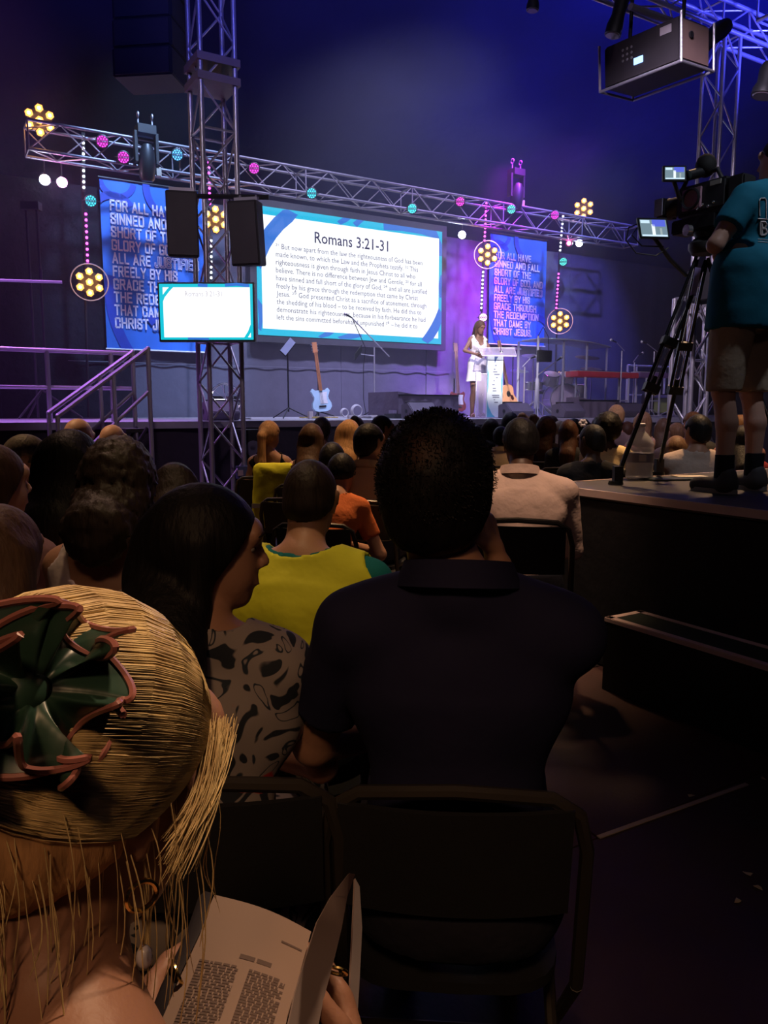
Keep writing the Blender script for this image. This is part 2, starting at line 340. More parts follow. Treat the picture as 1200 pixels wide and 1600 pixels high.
def person(name_label, loc=None, top=None, rz=0, s=1.0, lean=None, yaw=0, pitch=0, tilt=0, skin='fair', hair='short', hcol='dark', shirt=('tee', (.6, .6, .6)), bottom=('trousers', (.02, .02, .03)),
           vox=.016, female=False, pose='lap', stand=False, group='people seated in the audience', chair=True, curl=.25, legs=True, hands=None, wide=1.0, extra=None, hairmat=None, shirtmat=None, cat='person', neckcut=.0, hl=.3, hw=1.0, shoes=None, over=None, kneesp=.12, face=False, headoff=(0, 0), rough=0, balding=0, hback=0, hemd=0, hth=0, sway=0):
    """one figure; returns (root, info). top=(px, py, Y): where the crown of the head is, the lean follows from it"""
    H0 = .50 if not stand else .96; NK = .155
    segs = [(.16, .55), (.20, 1.0), (.14, 1.15)]
    def spine(l):
        y = 0; z = H0; out = [(0, 0, z)]
        for L, k in segs: y += math.sin(l * k) * L; z += math.cos(l * k) * L; out.append((0, y, z))
        return out
    def crown(l):
        q = spine(l)[-1]; y = q[1] + math.sin(l * .9 + pitch * .5) * NK; z = q[2] + math.cos(l * .9 + pitch * .5) * NK
        return V((headoff[0], y + .02 + headoff[1] + math.sin(pitch) * .10, z + .128))
    if top is not None:
        T = P(*top)
        if lean is None:
            want = T.z / s; best = min((abs(crown(x / 100).z - want), x / 100) for x in range(0, 80)); lean = best[1]
        s = T.z / crown(lean).z
        c = crown(lean) * s; c.rotate(Matrix.Rotation(rz, 3, 'Z')); loc = (T.x - c.x, T.y - c.y, 0)
    lean = lean or 0
    root = thing('person', name_label, cat, loc, rz, group)
    sp = [V(p) for p in spine(lean)]; nb = sp[-1]; ch = sp[2]; wa = sp[1]
    wa.x += sway * .35; ch.x += sway * .8; nb.x += sway
    hdir = lean * .9 + pitch * .5; hc = nb + V((headoff[0], math.sin(hdir) * NK + .02 + headoff[1], math.cos(hdir) * NK + .015)) 
    hc = hc + V((0, math.sin(pitch) * .05, 0)); 
    R = (Matrix.Rotation(yaw, 3, 'Z') @ Matrix.Rotation(-pitch - lean * .35, 3, 'X') @ Matrix.Rotation(tilt, 3, 'Y')); Rn = np.array(R)
    def h(x, y, z): return hc + R @ V((x, y, z))
    fwd = V((0, math.cos(lean), -math.sin(lean))); fx = (tuple(fwd), .68)
    sw = (.150 if female else .172) * wide; bt = .0 if not female else -.008
    shc = nb + V((0, -math.sin(lean) * .055, -.055)); SH = [shc + V((x * sw, 0, 0)) for x in (-1, 1)]
    if callable(pose): WR = pose; pose = 'custom'
    l1, l2 = .28, .25
    arms = []
    for i, x in enumerate((-1, 1)):
        if pose == 'lap': wr = V((x * .07, ch.y * .3 + .33, H0 + .13)); pole = V((x * .8, -.5, -.5))
        elif pose == 'side': wr = SH[i] + V((x * .08, .04, -.5)); pole = V((x * .3, -1, 0))
        elif pose == 'folded': wr = V((-x * .10, ch.y + .2, ch.z - .06)); pole = V((x, 0, -.8))
        elif pose == 'custom': wr, pole = WR(x, SH[i], hc); wr = V(wr); pole = V(pole)
        el, wr = ik(SH[i], wr, l1, l2, pole); arms.append((SH[i], el, wr))
    head = [ell(h(0, -.012, .018), (.074, .096, .098), Rn), ell(h(0, .035, -.035), (.058, .062, .075), Rn), cap(h(0, .062, -.09), h(0, .05, -.085), .022, .028),
            ell(h(0, .085, .035), (.05, .02, .03), Rn)]
    nose = [cap(h(0, .094, .014), h(0, .112, -.022), .006, .0088), cap(h(-.010, .101, -.028), h(.010, .101, -.028), .007)]
    lips = [cap(h(-.018, .093, -.052), h(.018, .093, -.052), .0055), cap(h(-.015, .094, -.062), h(.015, .094, -.062), .006)]
    ears = [p for x in (-1, 1) for p in (cap(h(x * .077, -.008, .02), h(x * .074, .002, -.028), .017, .010, (tuple(R @ V((x, -.35, 0))), .42)),)]
    neck = [cap(nb + V((0, -.01, -.03)), h(0, -.02, -.05), .058 if not female else .048, .054 if not female else .044)]
    tr = .128 if not female else .112
    torso = [cap(V((0, 0, H0 + .02)), wa, .145 * wide, tr * wide, ((0, 1, 0), .78)), cap(wa, ch, tr * wide, .148 * wide + bt, fx), cap(ch - V((.05 * wide, 0, 0)), ch + V((.05 * wide, 0, 0)), .128 * wide, None, fx),
             cap(ch, shc + V((0, 0, -.05)), .145 * wide + bt, .12 * wide, fx), cap(SH[0] + V((.02, 0, 0)), SH[1] - V((.02, 0, 0)), .056), cap(nb + V((0, -.02, .015)), SH[0], .05, .05), cap(nb + V((0, -.02, .015)), SH[1], .05, .05)]
    if female: torso += [ell(ch + fwd * .08 + V((x * .065, 0, -.02)), (.06, .05, .06)) for x in (-1, 1)]
    up = [cap(a, e, .05 * (1 if not female else .82) * wide, .038 * (1 if not female else .86)) for a, e, w in arms]
    lo = [cap(e, w, .038 * (1 if not female else .86), .025 * (1 if not female else .9)) for a, e, w in arms]
    hp = []
    for i, x in enumerate((-1, 1)):
        a, e, w = arms[i]; fd = (w - e).normalized()
        if hands: spec = hands(x, w, fd); hp += hand_prims(w, *spec)
        else: hp += hand_prims(w, fd, V((0, .2, -1)) if pose in ('lap', 'folded') else V((-x, 0, 0)), V((-x, 0, 0)) if pose in ('lap', 'folded') else V((0, 1, 0)), curl)
    if stand: hipz, kz, az = H0 - .03, .50, .09; hips = [V((x * .09, 0, hipz)) for x in (-1, 1)]; kn = [V((x * kneesp, .02, kz)) for x in (-1, 1)]; an = [V((x * (kneesp + .01), -.01, az)) for x in (-1, 1)]
    else: hips = [V((x * .09, .02, H0 - .0)) for x in (-1, 1)]; kn = [V((x * kneesp, .43, H0 + .01)) for x in (-1, 1)]; an = [V((x * kneesp, .42, .09)) for x in (-1, 1)]
    th = [cap(hips[i], kn[i], .085 if not female else .08, .056) for i in (0, 1)]; ca = [cap(kn[i], kn[i] * .62 + an[i] * .38 + V((0, -.02, 0)), .05, .052) for i in (0, 1)] + [cap(kn[i] * .62 + an[i] * .38 + V((0, -.02, 0)), an[i], .05, .034) for i in (0, 1)]
    ft = [cap(an[i] + V((0, -.02, -.045)), an[i] + V((0, .13, -.06)), .036, .028) for i in (0, 1)]
    allp = head + ears + neck + torso + up + lo + hp + (th + ca + ft if legs else th)
    lob, hib = bounds(allp, .03); F = Field(lob, hib, vox)
    for p in torso: F.add(p, .03)
    for p in neck: F.add(p, .03)
    for p in head: F.add(p, .02)
    for p in up + lo: F.add(p, .015)
    for p in (th + ca + ft if legs else th): F.add(p, .015)
    if vox < .012:
        for x in (-1, 1): F.sub(ell(h(x * .03, .102, .008), (.017, .013, .012), Rn), k=.008)
    for p in nose: F.add(p, .007)
    if vox < .012:
        for p in lips: F.add(p, .004)
    for p in ears: F.add(p, .005)
    for p in hp: F.add(p, .004)
    if not stand: F.plane((0, 0, .45), (0, 0, -1), (-.4, -.3, .2), (.4, .28, .6))
    body = link('body', F.mesh('body'), root, SK[skin]); scl = Matrix.Scale(s, 4)
    body.scale = (s,) * 3; tagp = []
    def fin(o): o.scale = (s,) * 3; return o
    if face:
        for x in (-1, 1):
            e = MB().ball(h(x * .03, .0785, .01), .0095, 12, 8); fin(e.build('eye', mat('eye white', (.35, .32, .3), .3), root, world=False))
            e = MB().ball(h(x * .03, .0842, .01), .0048, 8, 6); fin(e.build('iris', mat('dark iris', (.02, .012, .01), .2), root, world=False))
            e = MB().path([h(x * .012, .105, .032), h(x * .03, .104, .04), h(x * .046, .093, .033)], [.002, .003, .0015], 6); fin(e.build('eyebrow', HR['dark'], root, world=False))
    # ---- hair
    hp_ = []
    hm = hairmat or HR[hcol]
    if hair != 'bald':
        th_ = {'short': .012, 'buzz': .004, 'long': .016, 'bob': .018, 'pony': .012, 'bun': .012, 'curly': .03, 'afro': .045}[hair] + hth
        capE = ell(h(0, -.012, .018), (.074 + th_, .096 + th_, .098 + th_ * .9), Rn); hp_.append(capE)
        if hair in ('short', 'buzz'): hp_.append(ell(h(0, -.05, -.035), (.062 + th_ * .6, .05 + th_ * .6, .055), Rn))
        ex = []
        if hair in ('long', 'curly', 'bob'):
            L = hl if hair != 'bob' else .16; bk = h(0, -.065, .0); dn = V((0, -.05, -1)).normalized(); fl = ((0, 1, 0), .5)
            bw = h(0, -.07, -.06); tip = V((bw.x * .6, ch.y - .145 - hback, bw.z - L)); md = V((bw.x * .8, ch.y - .13 - hback + math.sin(lean) * .06, min(nb.z - .04, bw.z - .04) if L > .15 else bw.z - L * .6))
            ex += [cap(bk, bw, (.088 + th_ * .4) * hw, (.09 + th_ * .5) * hw, fl), cap(bw, md, (.09 + th_ * .5) * hw, .088 * hw, fl)] + ([cap(md, tip, .088 * hw, .05 * hw, fl)] if tip.z < md.z - .02 else [])
            for x in (-1, 1): ex.append(cap(h(x * .07, -.02, .02), h(x * .078, -.03, -.02) + V((0, -.01, -min(L, .2))), .03 * hw, .026 * hw))
        if hair == 'pony': ex += [cap(h(0, -.11, .03), h(0, -.135, -.0), .03, .034), cap(h(0, -.135, 0), h(0, -.13, 0) + V((0, -.02, -hl * .6)), .034, .036), cap(h(0, -.13, 0) + V((0, -.02, -hl * .6)), h(0, -.125, 0) + V((.0, -.02, -hl)), .036, .014)]
        if hair == 'bun': ex += [ell(h(0, -.085, .1), (.045, .045, .04), Rn), cap(h(0, -.06, .02), h(0, -.06, -.04), .07, .05)]
        lob, hib = bounds(hp_ + ex, .03 + rough); hv = min(vox, .014); G = Field(lob, hib, hv)
        for p in hp_: G.add(p, .02)
        nrm = R @ V((0, .66, -.75)) if hair not in ('long', 'bob', 'curly') else R @ V((0, .83, -.56))
        G.plane(h(0, .088, .062) if hair != 'afro' else h(0, .1, .05), nrm)
        for p in ex: G.add(p, .02)
        if hair in ('long', 'bob', 'curly'): G.sub(ell(h(0, .11, -.045), (.064, .075, .11), Rn), k=.01)
        if hair == 'short' or hair == 'buzz' or hair == 'pony' or hair == 'bun':
            for x in (-1, 1): G.sub(cap(h(x * (.09 + hth), .004, .018), h(x * (.088 + hth), .01, -.035), .024 + hth), k=.006)
        if balding: G.sub(ell(h(.01, -.075, .12), (.055, .05, .03), Rn), k=.02)
        if hair in ('curly', 'afro'): G.ripple(.010 if hair == 'curly' else .008, 120, 1.3)
        elif rough: G.ripple(rough, 110, 2.1)
        hobj = link('hair', G.mesh('hair'), root, hm); fin(hobj); tagp.append(hobj)
    # ---- clothes
    kind, scol = shirt; sm = shirtmat or (scol if isinstance(scol, bpy.types.Material) else cloth('cloth %.2f %.2f %.2f' % tuple(scol), scol)); I = .012 if vox < .02 else .016
    sl = {'tee': .62, 'long': 2, 'collar': 2, 'tank': 0, 'polo': .66, 'dress': 0, 'vest': .62, 'puff': .5}[kind]
    cp = list(torso); slv = []
    for i in (0, 1):
        a, e, w = arms[i]
        if sl == 2: slv += [(up[i], None), (lo[i], None)]
        elif sl: q = a + (e - a) * (sl + .1); slv.append((cap(a, q, .052 * wide * (1 if not female else .85), .05 * wide), (a + (e - a) * sl, (e - a))))
    lob, hib = bounds(cp + [p for p, _ in slv], .04); lob[2] = min(lob[2], H0 - .1); F = Field(lob, hib, max(vox, .007))
    if stand and kind != 'dress': cp = [cap(V((0, 0, H0 - hemd - .16)), V((0, 0, H0 + .1)), .165 * wide, .15 * wide, ((0, 1, 0), .85))] + cp; lob[2] -= .3 + hemd
    for p in cp: F.add(p, .03, I)
    if kind == 'dress':
        F2lo = np.array([-.26, -.2, .35]); 
    for p, hem in slv:
        F.add(p, .012, I)
    for p, hem in slv:
        if hem: q, d = hem; q = np.array(q); F.plane(q, d, q - .085, q + .085)
    nr = (.066 if not female else .056) + (.0 if kind in ('collar', 'polo') else .012) + neckcut
    if kind == 'tank' or kind == 'dress':
        for i, x in enumerate((-1, 1)): F.sub(cap(SH[i] + V((x * .02, 0, .03)), SH[i] + V((x * .035, 0, -.12)), .062), k=.01)
        F.sub(ell(nb + V((0, -.06, 0)), (.11, .08, .16 + neckcut)), k=.01); F.sub(ell(nb + V((0, .1, 0)), (.10, .1, .16)), k=.01)
    else: F.sub(cap(nb + V((0, .01, -.012)), nb + V((0, .0, .12)), nr, nr + .03), k=.006)
    F.plane((0, 0, H0 - .06 if not stand else H0 - .1 - hemd), (0, 0, -1))
    if rough: F.ripple(.003, 28, 4)
    else: F.ripple(.0035, 24, loc[0] * 3)
    shn = {'dress': 'dress', 'tank': 'tank_top'}.get(kind, 'shirt'); so = fin(link(shn, F.mesh(shn), root, sm)); tagp.append(so)
    if over:
        lob, hib = bounds(torso, .06); F = Field(lob, hib, max(vox, .007))
        for p in torso: F.add(p, .03, I + .012)
        for i, x in enumerate((-1, 1)): F.sub(cap(SH[i] + V((x * .055, 0, .04)), SH[i] + V((x * .035, 0, -.26)), .078), k=.01)
        F.sub(cap(nb + V((0, .01, -.012)), nb + V((0, .0, .12)), nr + .006, nr + .05), k=.006); F.plane((0, 0, H0 - .03), (0, 0, -1)); F.ripple(.004, 20, 1)
        fin(link('hi_vis_vest', F.mesh('hi_vis_vest'), root, over))
    if kind in ('collar', 'polo'):
        c = MB(); n = 20; r0 = nr + .010; vs = []; base = nb + V((0, -.012, .048))
        for j, (rr, zz) in enumerate(((r0 + .012, -.012), (r0 + .002, .030), (r0 + .010, .034), (r0 + .026, -.006))):
            for k in range(n + 1):
                t = math.pi * (-1.38 + 1.76 * k / n) + 0; t = -math.pi / 2 - math.pi * .86 + 2 * math.pi * .86 * k / n
                vs.append(base + V((math.cos(t) * rr, math.sin(t) * rr * .95, zz - (.02 * (math.sin(t) + 1) if True else 0))))
        c.add(vs, [(j * (n + 1) + k, j * (n + 1) + k + 1, (j + 1) * (n + 1) + k + 1, (j + 1) * (n + 1) + k) for j in range(3) for k in range(n)])
        fin(c.build('collar', sm, root, world=False))
    if bottom and legs is not None:
        bk, bc = bottom; bm_ = cloth('cloth %.2f %.2f %.2f' % tuple(bc), bc)
        ps = [cap(V((-.03, 0, H0 + .01)), V((.03, 0, H0 + .01)), .14 * wide, None, ((0, 1, 0), .85))] + th + ([] if bk == 'shorts' else ca)
        lob, hib = bounds(ps, .04); F = Field(lob, hib, max(vox, .010))
        for p in ps: F.add(p, .012, .014 if bk == 'trousers' else .026)
        F.plane((0, 0, .10) if bk == 'trousers' else (0, 0, 0), (0, 0, -1))
        if bk == 'shorts' and stand: F.plane((0, 0, .50), (0, 0, -1))
        F.plane((0, 0, H0 + .09 if not stand else H0 - .11), (0, 0, 1)); F.ripple(.004, 20, 2)
        if not stand: F.plane((0, 0, .449), (0, 0, -1), (-.4, -.3, .2), (.4, .28, .6))
        fin(link(bk, F.mesh(bk), root, bm_))
    if shoes and legs:
        for i in (0, 1):
            F = Field(np.array(an[i]) - .16, np.array(an[i]) + .26, .008); a = an[i]
            F.add(cap(a + V((0, -.03, -.045)), a + V((0, .14, -.058)), .045, .036), .02); F.add(cap(a + V((0, -.02, 0)), a + V((0, -.015, -.05)), .046, .05), .03)
            F.plane((0, 0, a.z - .088), (0, 0, -1)); so_ = fin(link('shoe', F.mesh('shoe'), root, shoes))
            sob = MB(); o2 = []
            for k in range(20):
                t = 2 * math.pi * k / 20; o2.append(a + V((math.cos(t) * .048, .045 + math.sin(t) * (.125), -.092)))
            sob.prism(o2, (0, 0, .024)); sob.build('sole', mat('grey shoe sole', (.3, .3, .3), .7), so_, world=False)
            sk = MB().path([a + V((0, -.005, -.02)), a + V((0, -.005, .10))], [.047, .045], 14); fin(sk.build('sock', M_blkcl, root, world=False))
    root['_s'] = s
    info = dict(s=s, hc=hc, R=R, h=h, nb=nb, ch=ch, arms=arms, SH=SH, fwd=fwd, lean=lean, loc=V(loc), rz=rz, up=up, torso=torso, kn=kn, an=an)
    del root['_s']
    if chair and not stand: place_chair(loc, rz, name_label, s)
    return root, info

# ------------------------------------------------------------------ folding chair
def shorten(w):
    a = w.replace(',', '').split()[:11]
    while a[-1] in ('in', 'the', 'a', 'of', 'and', 'with', 'before', 'behind', 'by', 'right', 'left', 'between', 'over', 'beyond', 'at', 'to', 'one', 'his', 'beside', 'its', 'very'): a.pop()
    return ' '.join(a)
CHAIR = []
def make_chair(label, loc, rz, s=1.0):
    if not CHAIR:
        t = thing('folding_chair', label, 'chair', (0, 0, 0), 0, 'black folding chairs of the audience'); b = MB()
        hoop = [(-.215, -.20, .10)] and [(-.225, -.16, .44), (-.222, -.225, .74), (-.205, -.238, .81), (-.16, -.244, .84), (0, -.247, .848), (.16, -.244, .84), (.205, -.238, .81), (.222, -.225, .74), (.225, -.16, .44)]
        b.path(hoop, .0125, 8); m = mat('bronze grey tube', (.07, .06, .05), .4, .5); b.build('back_frame', m, t, world=False)
        bp = MB(); n = 10; vs = []
        for off in (0, -.012):
            for r, z in enumerate((.62, .66, .72, .78, .825)):
                for k in range(n + 1):
                    x = -.195 + .39 * k / n; vs.append((x, -.205 - (z - .62) * .18 - .028 * (1 - (x / .2) ** 2) + off, z))
        q = n + 1; h = 5 * q; fs = [(r * q + k, r * q + k + 1, (r + 1) * q + k + 1, (r + 1) * q + k) for r in range(4) for k in range(n)]; fs += [tuple(i + h for i in f)[::-1] for f in fs]
        rim = list(range(0, q)) + [r * q + n for r in range(1, 5)] + [4 * q + k for k in range(n - 1, -1, -1)] + [r * q for r in range(3, 0, -1)]
        fs += [(rim[i], rim[(i + 1) % len(rim)], rim[(i + 1) % len(rim)] + h, rim[i] + h) for i in range(len(rim))]
        bp.add(vs, fs).build('backrest', M_blkp, t, world=False)
        st = MB(); o = []
        for k in range(24):
            a = 2 * math.pi * k / 24; ca, sa = math.cos(a), math.sin(a); o.append((.205 * abs(ca) ** .5 * (1 if ca > 0 else -1), .02 + .2 * abs(sa) ** .5 * (1 if sa > 0 else -1), .425))
        st.prism(o, (0, 0, .022)); st.build('seat', M_blkp, t, world=False)
        for x in (-1, 1):
            MB().tube((x * .225, -.16, .44), (x * .225, .20, .012), .0125).build('leg', m, t, world=False)
            MB().tube((x * .205, .12, .42), (x * .205, -.24, .012), .0125).build('leg', m, t, world=False)
        MB().tube((-.225, .14, .08), (.225, .14, .08), .009).build('crossbar', m, t, world=False); MB().tube((-.205, -.18, .085), (.205, -.18, .085), .009).build('crossbar', m, t, world=False)
        CHAIR.append(t)
    else:
        src = CHAIR[0]; t = src.copy(); COL.objects.link(t); t['label'] = label
        for c in src.children: d = c.copy(); COL.objects.link(d); d.parent = t
    t.location = loc; t.rotation_euler = (0, 0, rz); t.scale = (s,) * 3; return t
def place_chair(loc, rz, who, s=1.0):
    make_chair('black folding chair of the ' + shorten(who), (loc[0], loc[1], 0), rz, s)
# ================================================================== SETTING
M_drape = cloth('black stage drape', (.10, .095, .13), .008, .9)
M_canvas = mat('navy tent canvas', (.03, .036, .17), .9, bump=.05, bs=1.5, var=.25, vs=.35, spec=.1)
M_skirt = cloth('stage skirt', (.045, .036, .055), .02)
M_deck = mat('grey stage deck', (.3, .3, .34), .5, var=.15, vs=3)
M_wood = mat('worn brown plywood', (.085, .042, .034), .55, bump=.001, bs=60, var=.3, vs=2.5, stretch=(1, 1, 1))
# floor: plywood panels laid on the stage grid
fl = MB().box((0, 5, -.06), (44, 44, .06)).build('floor', mat('dark ground under floor', (.02, .015, .012), .9)); struct(fl)
pan_me = []
for k in range(3):
    me = MB().box((0, 0, 0), (1.212, 2.43, .028)); pan_me.append(me)
g0 = V((.708, 2.372, 0)); cnt = 0
mesh_cache = {}
wood_v = [mat('worn brown plywood %s' % n, c, .5, bump=.001, bs=60, var=.35, vs=2.2) for n, c in (('reddish', (.055, .024, .022)), ('dark', (.035, .023, .022)), ('plain', (.048, .027, .02)))]
for i in range(-4, 5):
    for j in range(-4, 3):
        c = g0 + U * (j * 2.44 + 1.22 + (i % 2) * 1.1) - N * (i * 1.22 + .61)
        if c.y < -1.2 or c.y > 6.5 or abs(c.x) > 4.2 + c.y * .3: continue
        q = (i * 7 + j * 3) % 3
        if q not in mesh_cache: mb = MB().box((0, 0, 0), (2.43, 1.212, .028)); o = mb.build('floor_panel', wood_v[q], fl, world=False); mesh_cache[q] = o
        else: o = mesh_cache[q].copy(); COL.objects.link(o)
        o.parent = fl; o.location = V((c.x, c.y, -.015)) - fl.location; o.rotation_euler = (rad(random.uniform(-.05, .05)), 0, AL)
# aluminium joint strip in the aisle
a = PZ(935, 1308, .003); b = PZ(1167, 1225, .003); tag(MB().box((a + b) / 2, ((b - a).length, .016, .004), ax=(b - a).normalized()).build('joint_strip', mat('dull strip', (.45, .36, .3), .5)), 'thin pale metal joint strip lying across the aisle floor', 'strip')
for i, (px, py) in enumerate(((1168, 1365), (1152, 1408), (1186, 1387), (1080, 1243), (1192, 1216))):
    p = PZ(px, py, .004); m = MB(); a0 = i * 1.3
    m.prism([p + V((math.cos(a0 + t) * r, math.sin(a0 + t) * r, 0)) for t, r in ((0, .016), (1, .006), (2.4, .014), (3.6, .007), (5, .012))], (0, 0, .0015))
    tag(m.build('paper_scrap', mat('pale scrap', (.5, .42, .25), .8)), ['yellowish paper scrap nearest the right edge of the aisle floor', 'small pale wood splinter on the aisle floor below the scraps', 'curled pale scrap at the right edge of the aisle floor', 'tiny pale scrap just above the joint strip', 'pale scrap on the floor under the platform step'][i], 'scrap')

# back drape in sections, hung under the truss
wb = thing('wall_back', 'black drape behind the stage', 'drape', W(0, 0, 0)); struct(wb); del wb['label']; del wb['category']
u = -12.0; k = 0
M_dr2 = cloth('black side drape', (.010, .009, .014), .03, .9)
while u < 16:
    w = 1.95; m = MB(); n = 16; vs = []
    for z in (DECK - .6, 3, 4.86):
        for i in range(n + 1):
            t = i / n; vs.append(W(u + w * t, z, .012 * math.sin(t * 22 + k) * (1 if z < 3.5 else .5)))
    for z in (DECK - .6, 3, 4.86):
        for i in range(n + 1): t = i / n; vs.append(W(u + w * t, z, -.03))
    q = n + 1; h = 3 * q; fs = [(r * q + i, r * q + i + 1, (r + 1) * q + i + 1, (r + 1) * q + i) for r in (0, 1) for i in range(n)]; fs += [tuple(j + h for j in f)[::-1] for f in fs]
    fs += [(r * q + e, (r + 1) * q + e, (r + 1) * q + e + h, r * q + e + h) for r in (0, 1) for e in (0, n)]
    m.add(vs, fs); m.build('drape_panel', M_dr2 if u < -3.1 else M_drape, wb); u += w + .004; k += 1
# horizontal seam pipes on the drape
MB().wbox(-3.2, 4.2, 2.16, 2.172, .03, .045).build('seam', mat('seam tape', (.12, .12, .16), .6), wb)
# tent canvas
def canvas(name, pts, nx, ny):
    a, b, c, d = [V(p) for p in pts]; vs = []
    for j in range(ny + 1):
        for i in range(nx + 1):
            s, t = i / nx, j / ny; p = (a * (1 - s) + b * s) * (1 - t) + (d * (1 - s) + c * s) * t; sag = -.9 * math.sin(math.pi * s) * 0 - .5 * math.sin(math.pi * t) * (1 + .12 * math.sin(s * 40))
            vs.append(p + V((0, 0, sag)))
    q = nx + 1; m = MB().add(vs, [(j * q + i, j * q + i + 1, (j + 1) * q + i + 1, (j + 1) * q + i) for j in range(ny) for i in range(nx)]); o = m.build(name, M_canvas); return struct(o)
o = canvas('ceiling', [(-20, 24, 3.8), (20, 24, 3.8), (20, 3, 15), (-20, 3, 15)], 60, 12)
o = canvas('ceiling_rear', [(-20, 3, 15), (20, 3, 15), (20, -17, 4.5), (-20, -17, 4.5)], 40, 12); o.name = 'ceiling_rear'
wl = MB().box((-20, 3.5, 7), (.1, 42, 14.4)).build('wall_left', M_canvas); struct(wl)
wr = MB().box((20, 3.5, 7), (.1, 42, 14.4)).build('wall_right', M_canvas); struct(wr)
wf = MB().box((0, 24.2, 2), (40, .1, 4.4)).build('wall_far', M_canvas); struct(wf)

# stage: deck + skirt
st = MB().wbox(-9, 15, DECK - .06, DECK, 0.15, 4.5); stage = st.build('stage', M_deck); tag(stage, 'raised grey stage deck with dark skirt across the hall', 'stage')
m = MB(); n = 120; vs = []
for z in (0.0, DECK - .07):
    for i in range(n + 1): vs.append(W(-9 + 24 * i / n, z, 4.47 + .018 * math.sin(i * 1.9)))
    for i in range(n + 1): vs.append(W(-9 + 24 * i / n, z, 4.42))
q = n + 1; fs = []
for i in range(n): fs += [(i, i + 1, 2 * q + i + 1, 2 * q + i), (q + i, 3 * q + i, 3 * q + i + 1, q + i + 1), (i, q + i, q + i + 1, i + 1), (2 * q + i, 2 * q + i + 1, 3 * q + i + 1, 3 * q + i)]
m.add(vs, fs).build('skirt', M_skirt, stage)
for uu in range(-8, 15, 2):
    for oo in (1.0, 3.9): MB().tube(W(uu, 0, oo), W(uu, DECK - .06, oo), .024).build('leg', M_alu, stage)
MB().wbox(-9, 15, DECK - .075, DECK + .002, 4.5, 4.53).build('edge_trim', mat('deck edge trim', (.4, .38, .5), .5), stage)

# ================================================================== RIG
UNIT = {}
def unit_cyl(m, n=8):
    k = (m.name, n)
    if k not in UNIT:
        me = bpy.data.meshes.new('tube'); b = MB().tube((0, 0, 0), (0, 0, 1), 1, n); me.from_pydata(b.v, [], b.f); me.materials.append(m); me.shade_smooth(); me.set_sharp_from_angle(angle=.7); UNIT[k] = me
    return UNIT[k]
def rod(name, a, b, r, m, parent, n=8):
    o = bpy.data.objects.new(name, unit_cyl(m, n)); COL.objects.link(o); o.parent = parent; inv = ROOTM[parent].inverted(); a = inv @ V(a); b = inv @ V(b); d = b - a
    o.location = a; o.rotation_mode = 'QUATERNION'; o.rotation_quaternion = V((0, 0, 1)).rotation_difference(d.normalized()); o.scale = (r, r, d.length); return o
def truss(label, A, B, w, h, side, up, bay=.5, cr=.025, br=.011, group=None, m=None, name='box_truss', plates=True):
    """box truss from A to B (A, B = one corner chord), side and up are the cross directions"""
    m = m or M_alu; A = V(A); B = V(B); side = V(side).normalized(); up = V(up).normalized(); L = (B - A).length; d = (B - A) / L
    t = thing(name, label, 'truss', A, 0, group); cs = [V((0, 0, 0)), side * w, side * w + up * h, up * h]
    for c in cs: rod('chord', A + c, B + c, cr, m, t, 10)
    n = max(2, round(L / bay)); bl = L / n
    for f in range(4):
        c0, c1 = cs[f], cs[(f + 1) % 4]
        for i in range(n):
            p, q = (c0, c1) if (i + f) % 2 else (c1, c0); rod('brace', A + d * (i * bl) + p, A + d * ((i + 1) * bl) + q, br, m, t, 6)
    for e in [0, n] + list(range(5, n - 2, 5)):
        for f in range(4): rod('end_bar', A + d * (e * bl) + cs[f], A + d * (e * bl) + cs[(f + 1) % 4], br * 1.2, m, t, 6)
    return t
TB, TT = 4.92, 5.30
uL, _ = WP(42, 240, 1.0); uR, _ = WP(985, 340, 1.0)
back_truss = truss('long horizontal box truss over the stage backdrop', W(uL, TB, .85), W(uR, TB, .85), .38, .38, N, ZV, .42, .022, .010, m=mat('dimmed truss aluminium', (.22, .2, .24), .5, .6))  # darker copy of the aluminium: the truss's dim light is in its colour
Yt = 8.2
cb = P(316, 200, Yt); base = V((cb.x, cb.y, 0)); wt = .36
front_tower = truss('upright box truss tower in front of the stage behind the small screen', base, base + V((0, 0, 7.2)), wt, wt, U, -N, .42, .026, .012)
# junction collar high on the tower, base plate
p = base + U * wt / 2 - N * wt / 2
for z in (P(335, 88, Yt).z, P(335, 118, Yt).z): MB().box(p + ZV * z, (wt + .09, wt + .09, .075), ax=U).build('sleeve_block', mat('dusty sleeve', (.2, .15, .16), .6), front_tower)
MB().box(p + ZV * .012, (.8, .8, .024), ax=U).build('base_plate', M_steel, front_tower)
cb = P(1128, 150, 10.5); rb = V((cb.x, cb.y, 0)); wr_ = .31
right_tower = truss('upright box truss tower standing right of the stage', rb, rb + V((0, 0, P(1130, 45, 10.5).z)), wr_, wr_, U, -N, .42, .025, .011)
MB().box(rb + U * wr_ / 2 - N * wr_ / 2 + ZV * .012, (.7, .7, .024), ax=U).build('base_plate', M_steel, right_tower)
cb = P(1082, 560, 9.4); rb2 = V((cb.x, cb.y, 0))
low_tower = truss('shorter box truss tower beside the camera tripod', rb2, rb2 + V((0, 0, P(1110, 462, 9.4).z)), .3, .3, U, -N, .40, .028, .012)
MB().box(rb2 + U * .15 - N * .15 + ZV * .012, (.7, .7, .024), ax=U).build('base_plate', M_steel, low_tower)
zt = P(1130, 45, 10.5).z
top_truss = truss('overhead box truss crossing above the right tower', rb - U * 2.6 + V((0, 0, zt)) - N * .0, rb + U * 3.0 + V((0, 0, zt)), .33, .33, -N, ZV, .5, .028, .012)
zt2 = P(1060, 60, 9.6).z
